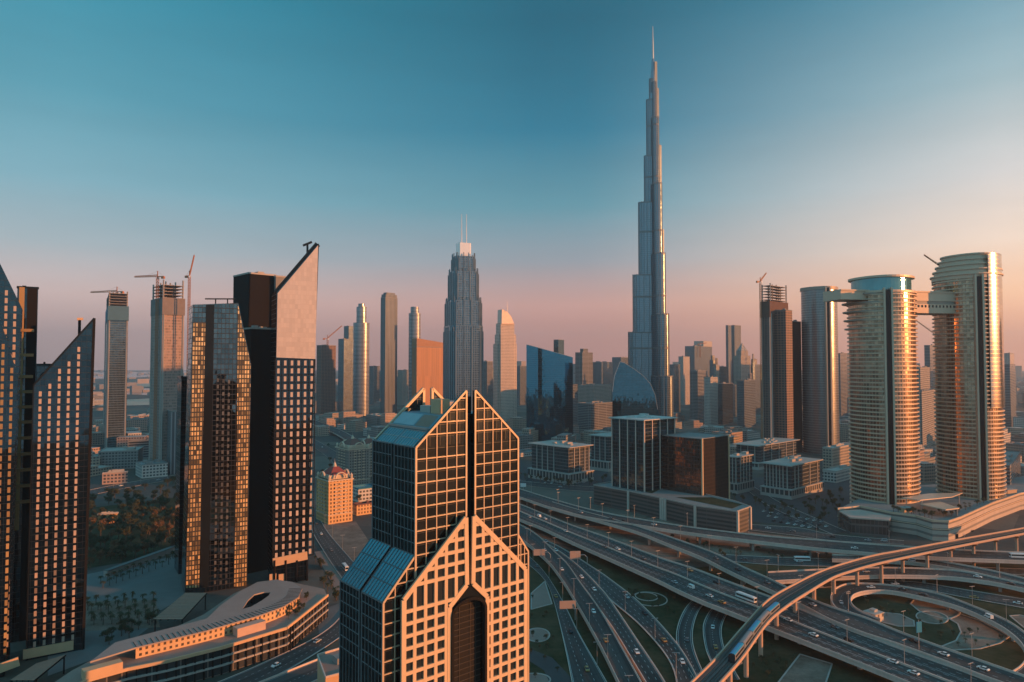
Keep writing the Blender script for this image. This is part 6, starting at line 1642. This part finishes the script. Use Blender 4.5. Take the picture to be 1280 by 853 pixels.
# buses
def bus(key, x, y, label, L=11.5):
    A, B, cen = ROADS[key]; p = G(x, y, cen[len(cen) // 2].z); i = min(range(len(cen) - 1), key=lambda i: (cen[i] - p).length); al = (cen[i + 1] - cen[i]).normalized(); ac = (B[i] - A[i]); k = max(.2, min(.8, (p - A[i]).dot(ac) / ac.length_squared)); p = A[i].lerp(B[i], k) + UP * .03
    t_ = thing('bus', label, 'bus', p); s_ = V((al.y, -al.x, 0)); q = MB()
    q.box(p, (al.x, al.y), L, 2.55, p.z + .4, p.z + 3.2); q.box(p, (al.x, al.y), L * .8, 2.0, p.z + 3.2, p.z + 3.4); q.build('body', M_white, t_)
    q = MB(); q.box(p, (al.x, al.y), L * .94, 2.62, p.z + 1.5, p.z + 2.6); q.box(p, (al.x, al.y), L + .08, 2.2, p.z + 1.3, p.z + 2.7); q.build('window', M_dglass, t_)
    for a in (-.32, .3):
        for b in (-1.1, 1.1):
            c = p + al * L * a + s_ * b; q = MB(); q.tube(c - s_ * .15 + UP * .5, c + s_ * .15 + UP * .5, .5, .5, 10); q.build('wheel', M_tyre, t_)
bus('K', 425, 711, 'white bus with dark windows on the road beside the pointed tower')
bus('A', 1270, 697, 'white bus on the upper flyover at the right edge')
bus('B', 930, 749, 'long white bus on the main highway before the viaduct', 14)
bus('D3', 1000, 701, 'white bus on the far ground road under the flyovers')

# ---------------------------------------------------------------- road signs, lamps, flag, small house
def sign(label, px, py, base, w, h):
    b = G(*base); r = ray(px, py); Y = b.y; c = W(px, py, Y); t_ = thing('road_sign', label, 'road sign', (b.x, b.y, 0)); u = V((1, .1, 0)).normalized()
    q = MB(); q.box((c.x, c.y), (u.x, u.y), w, .35, c.z - h / 2, c.z + h / 2); q.build('board', mat('sign_back', (.42, .28, .22), .7, 0, .1), t_)
    q = MB(); q.tube((b.x, b.y, 0), (b.x, b.y, c.z - 1.6), .32, .28, 8); pr_ = V((b.x, b.y, c.z - 1.6)); e = V((c.x + w * .3, c.y + .35, c.z)); m_ = V((b.x - (b.x - e.x) * .3, b.y, c.z + .2)); q.tube(pr_, m_, .28, .26, 8); q.tube(m_, e, .26, .22, 8); q.build('pole', M_steel, t_)
sign('sign board back on a curved arm beside the gabled tower', 674, 690.5, (688, 706), 8.5, 4.6)
sign('tall sign board back on a curved arm under the highway edge', 719, 694, (734, 707), 8.0, 6.0)
sign('wide grey sign back over the lowest left road', 709.5, 756, (719, 775), 9.5, 4.6)
def billboard():
    b = G(654, 618); c = W(654, 606.5, b.y); t_ = thing('billboard', 'small white billboard at the left end of the upper flyover', 'billboard', (b.x, b.y, 0))
    q = MB(); q.box((c.x, c.y), (1, 0), 6.5, .6, c.z - 2, c.z + 2); q.build('board', M_white, t_); q = MB(); q.tube((b.x, b.y + .4, 0), (b.x, b.y + .4, c.z), .4, .3, 8); q.build('pole', M_steel, t_)
billboard()
def banner():
    b = G(1148.5, 815, 7.4); c = W(1148.5, 785, b.y); t_ = thing('banner_pole', 'tall pole with a blue panel beside the loop ramp', 'pole', (b.x, b.y, 0))
    q = MB(); q.tube((b.x, b.y, 0), (b.x, b.y, c.z + 4), .22, .15, 8); q.build('pole', M_steel, t_); q = MB(); q.box((c.x, c.y), (1, .3), 3.2, .4, c.z - 2.2, c.z + 3.0); q.build('panel', mat('blue_panel', (.02, .22, .34), .4), t_)
banner()
b_ = G(1092, 776, .1); t_ = thing('service_house', 'small pale service house inside the loop ramp', 'building', (b_.x, b_.y, 0)); q = MB(); q.box(b_, hdir(60), 8, 7, 0, 5); q.build('wall', facade('service_wall', (.55, .42, .32), (.1, .08, .07), 4, 6, .6, .5, .4, 0), t_); q = MB(); q.box(b_, hdir(60), 8.8, 7.8, 5, 5.5); q.box(b_, hdir(60), 3, 3, 5.5, 7); q.build('roof', M_roof2, t_)
# tall lamp masts
lm = None
def lamp(p, hd, label, group):
    global lm
    if lm is None:
        r = thing('street_lamp', label, 'street lamp', p, group); q = MB(); q.tube(p, p + UP * 12, .16, .1, 6); a = q.build('pole', M_steel, r); q = MB(); q.bar(p + UP * 12 - V((1.8, 0, 0)), p + UP * 12 + V((1.8, 0, 0)), .35, .2); b = q.build('lamp_head', M_steel, r); lm = (r, [a, b]); r.rotation_euler = (0, 0, hd); return
    dup(lm[0], p, hd, label, 'street lamp', group, lm[1])
for key, st, f in (('B', 5, .5), ('A2', 6, .03), ('A', 7, .03), ('C1', 7, .97), ('C3', 7, .96), ('L', 7, .04), ('D2', 8, .04), ('K', 6, .95), ('N1', 4, .5), ('C0', 8, .04)):
    A, B, cen = ROADS[key]
    for i in range(2, len(cen) - 1, st):
        p = A[i].lerp(B[i], f); al = cen[i + 1] - cen[i]; lamp(p + UP * .05, atan2(al.y, al.x) + pi / 2, 'thin double headed lamp mast along ' + RN[key], 'lamp masts along ' + RN[key])

# ---------------------------------------------------------------- haze: the hazy evening air itself
hz = MB(); hz.prism([(-11200, -700), (11200, -700), (11200, 15700), (-11200, 15700)], -1.0, 850.0, bottom=True)
ho = struct(hz, 'haze', [], 'stuff')
hm = bpy.data.materials.new('haze_air'); hm.use_nodes = True; k = NT(hm.node_tree); k.n.clear()
pv = k.new('ShaderNodeVolumePrincipled'); pv.inputs['Color'].default_value = (.72, .80, .88, 1); pv.inputs['Density'].default_value = 0.00007; pv.inputs['Anisotropy'].default_value = 0.45
om = k.new('ShaderNodeOutputMaterial'); k.lk(pv.outputs[0], om.inputs['Volume'])
ho.data.materials.append(hm)
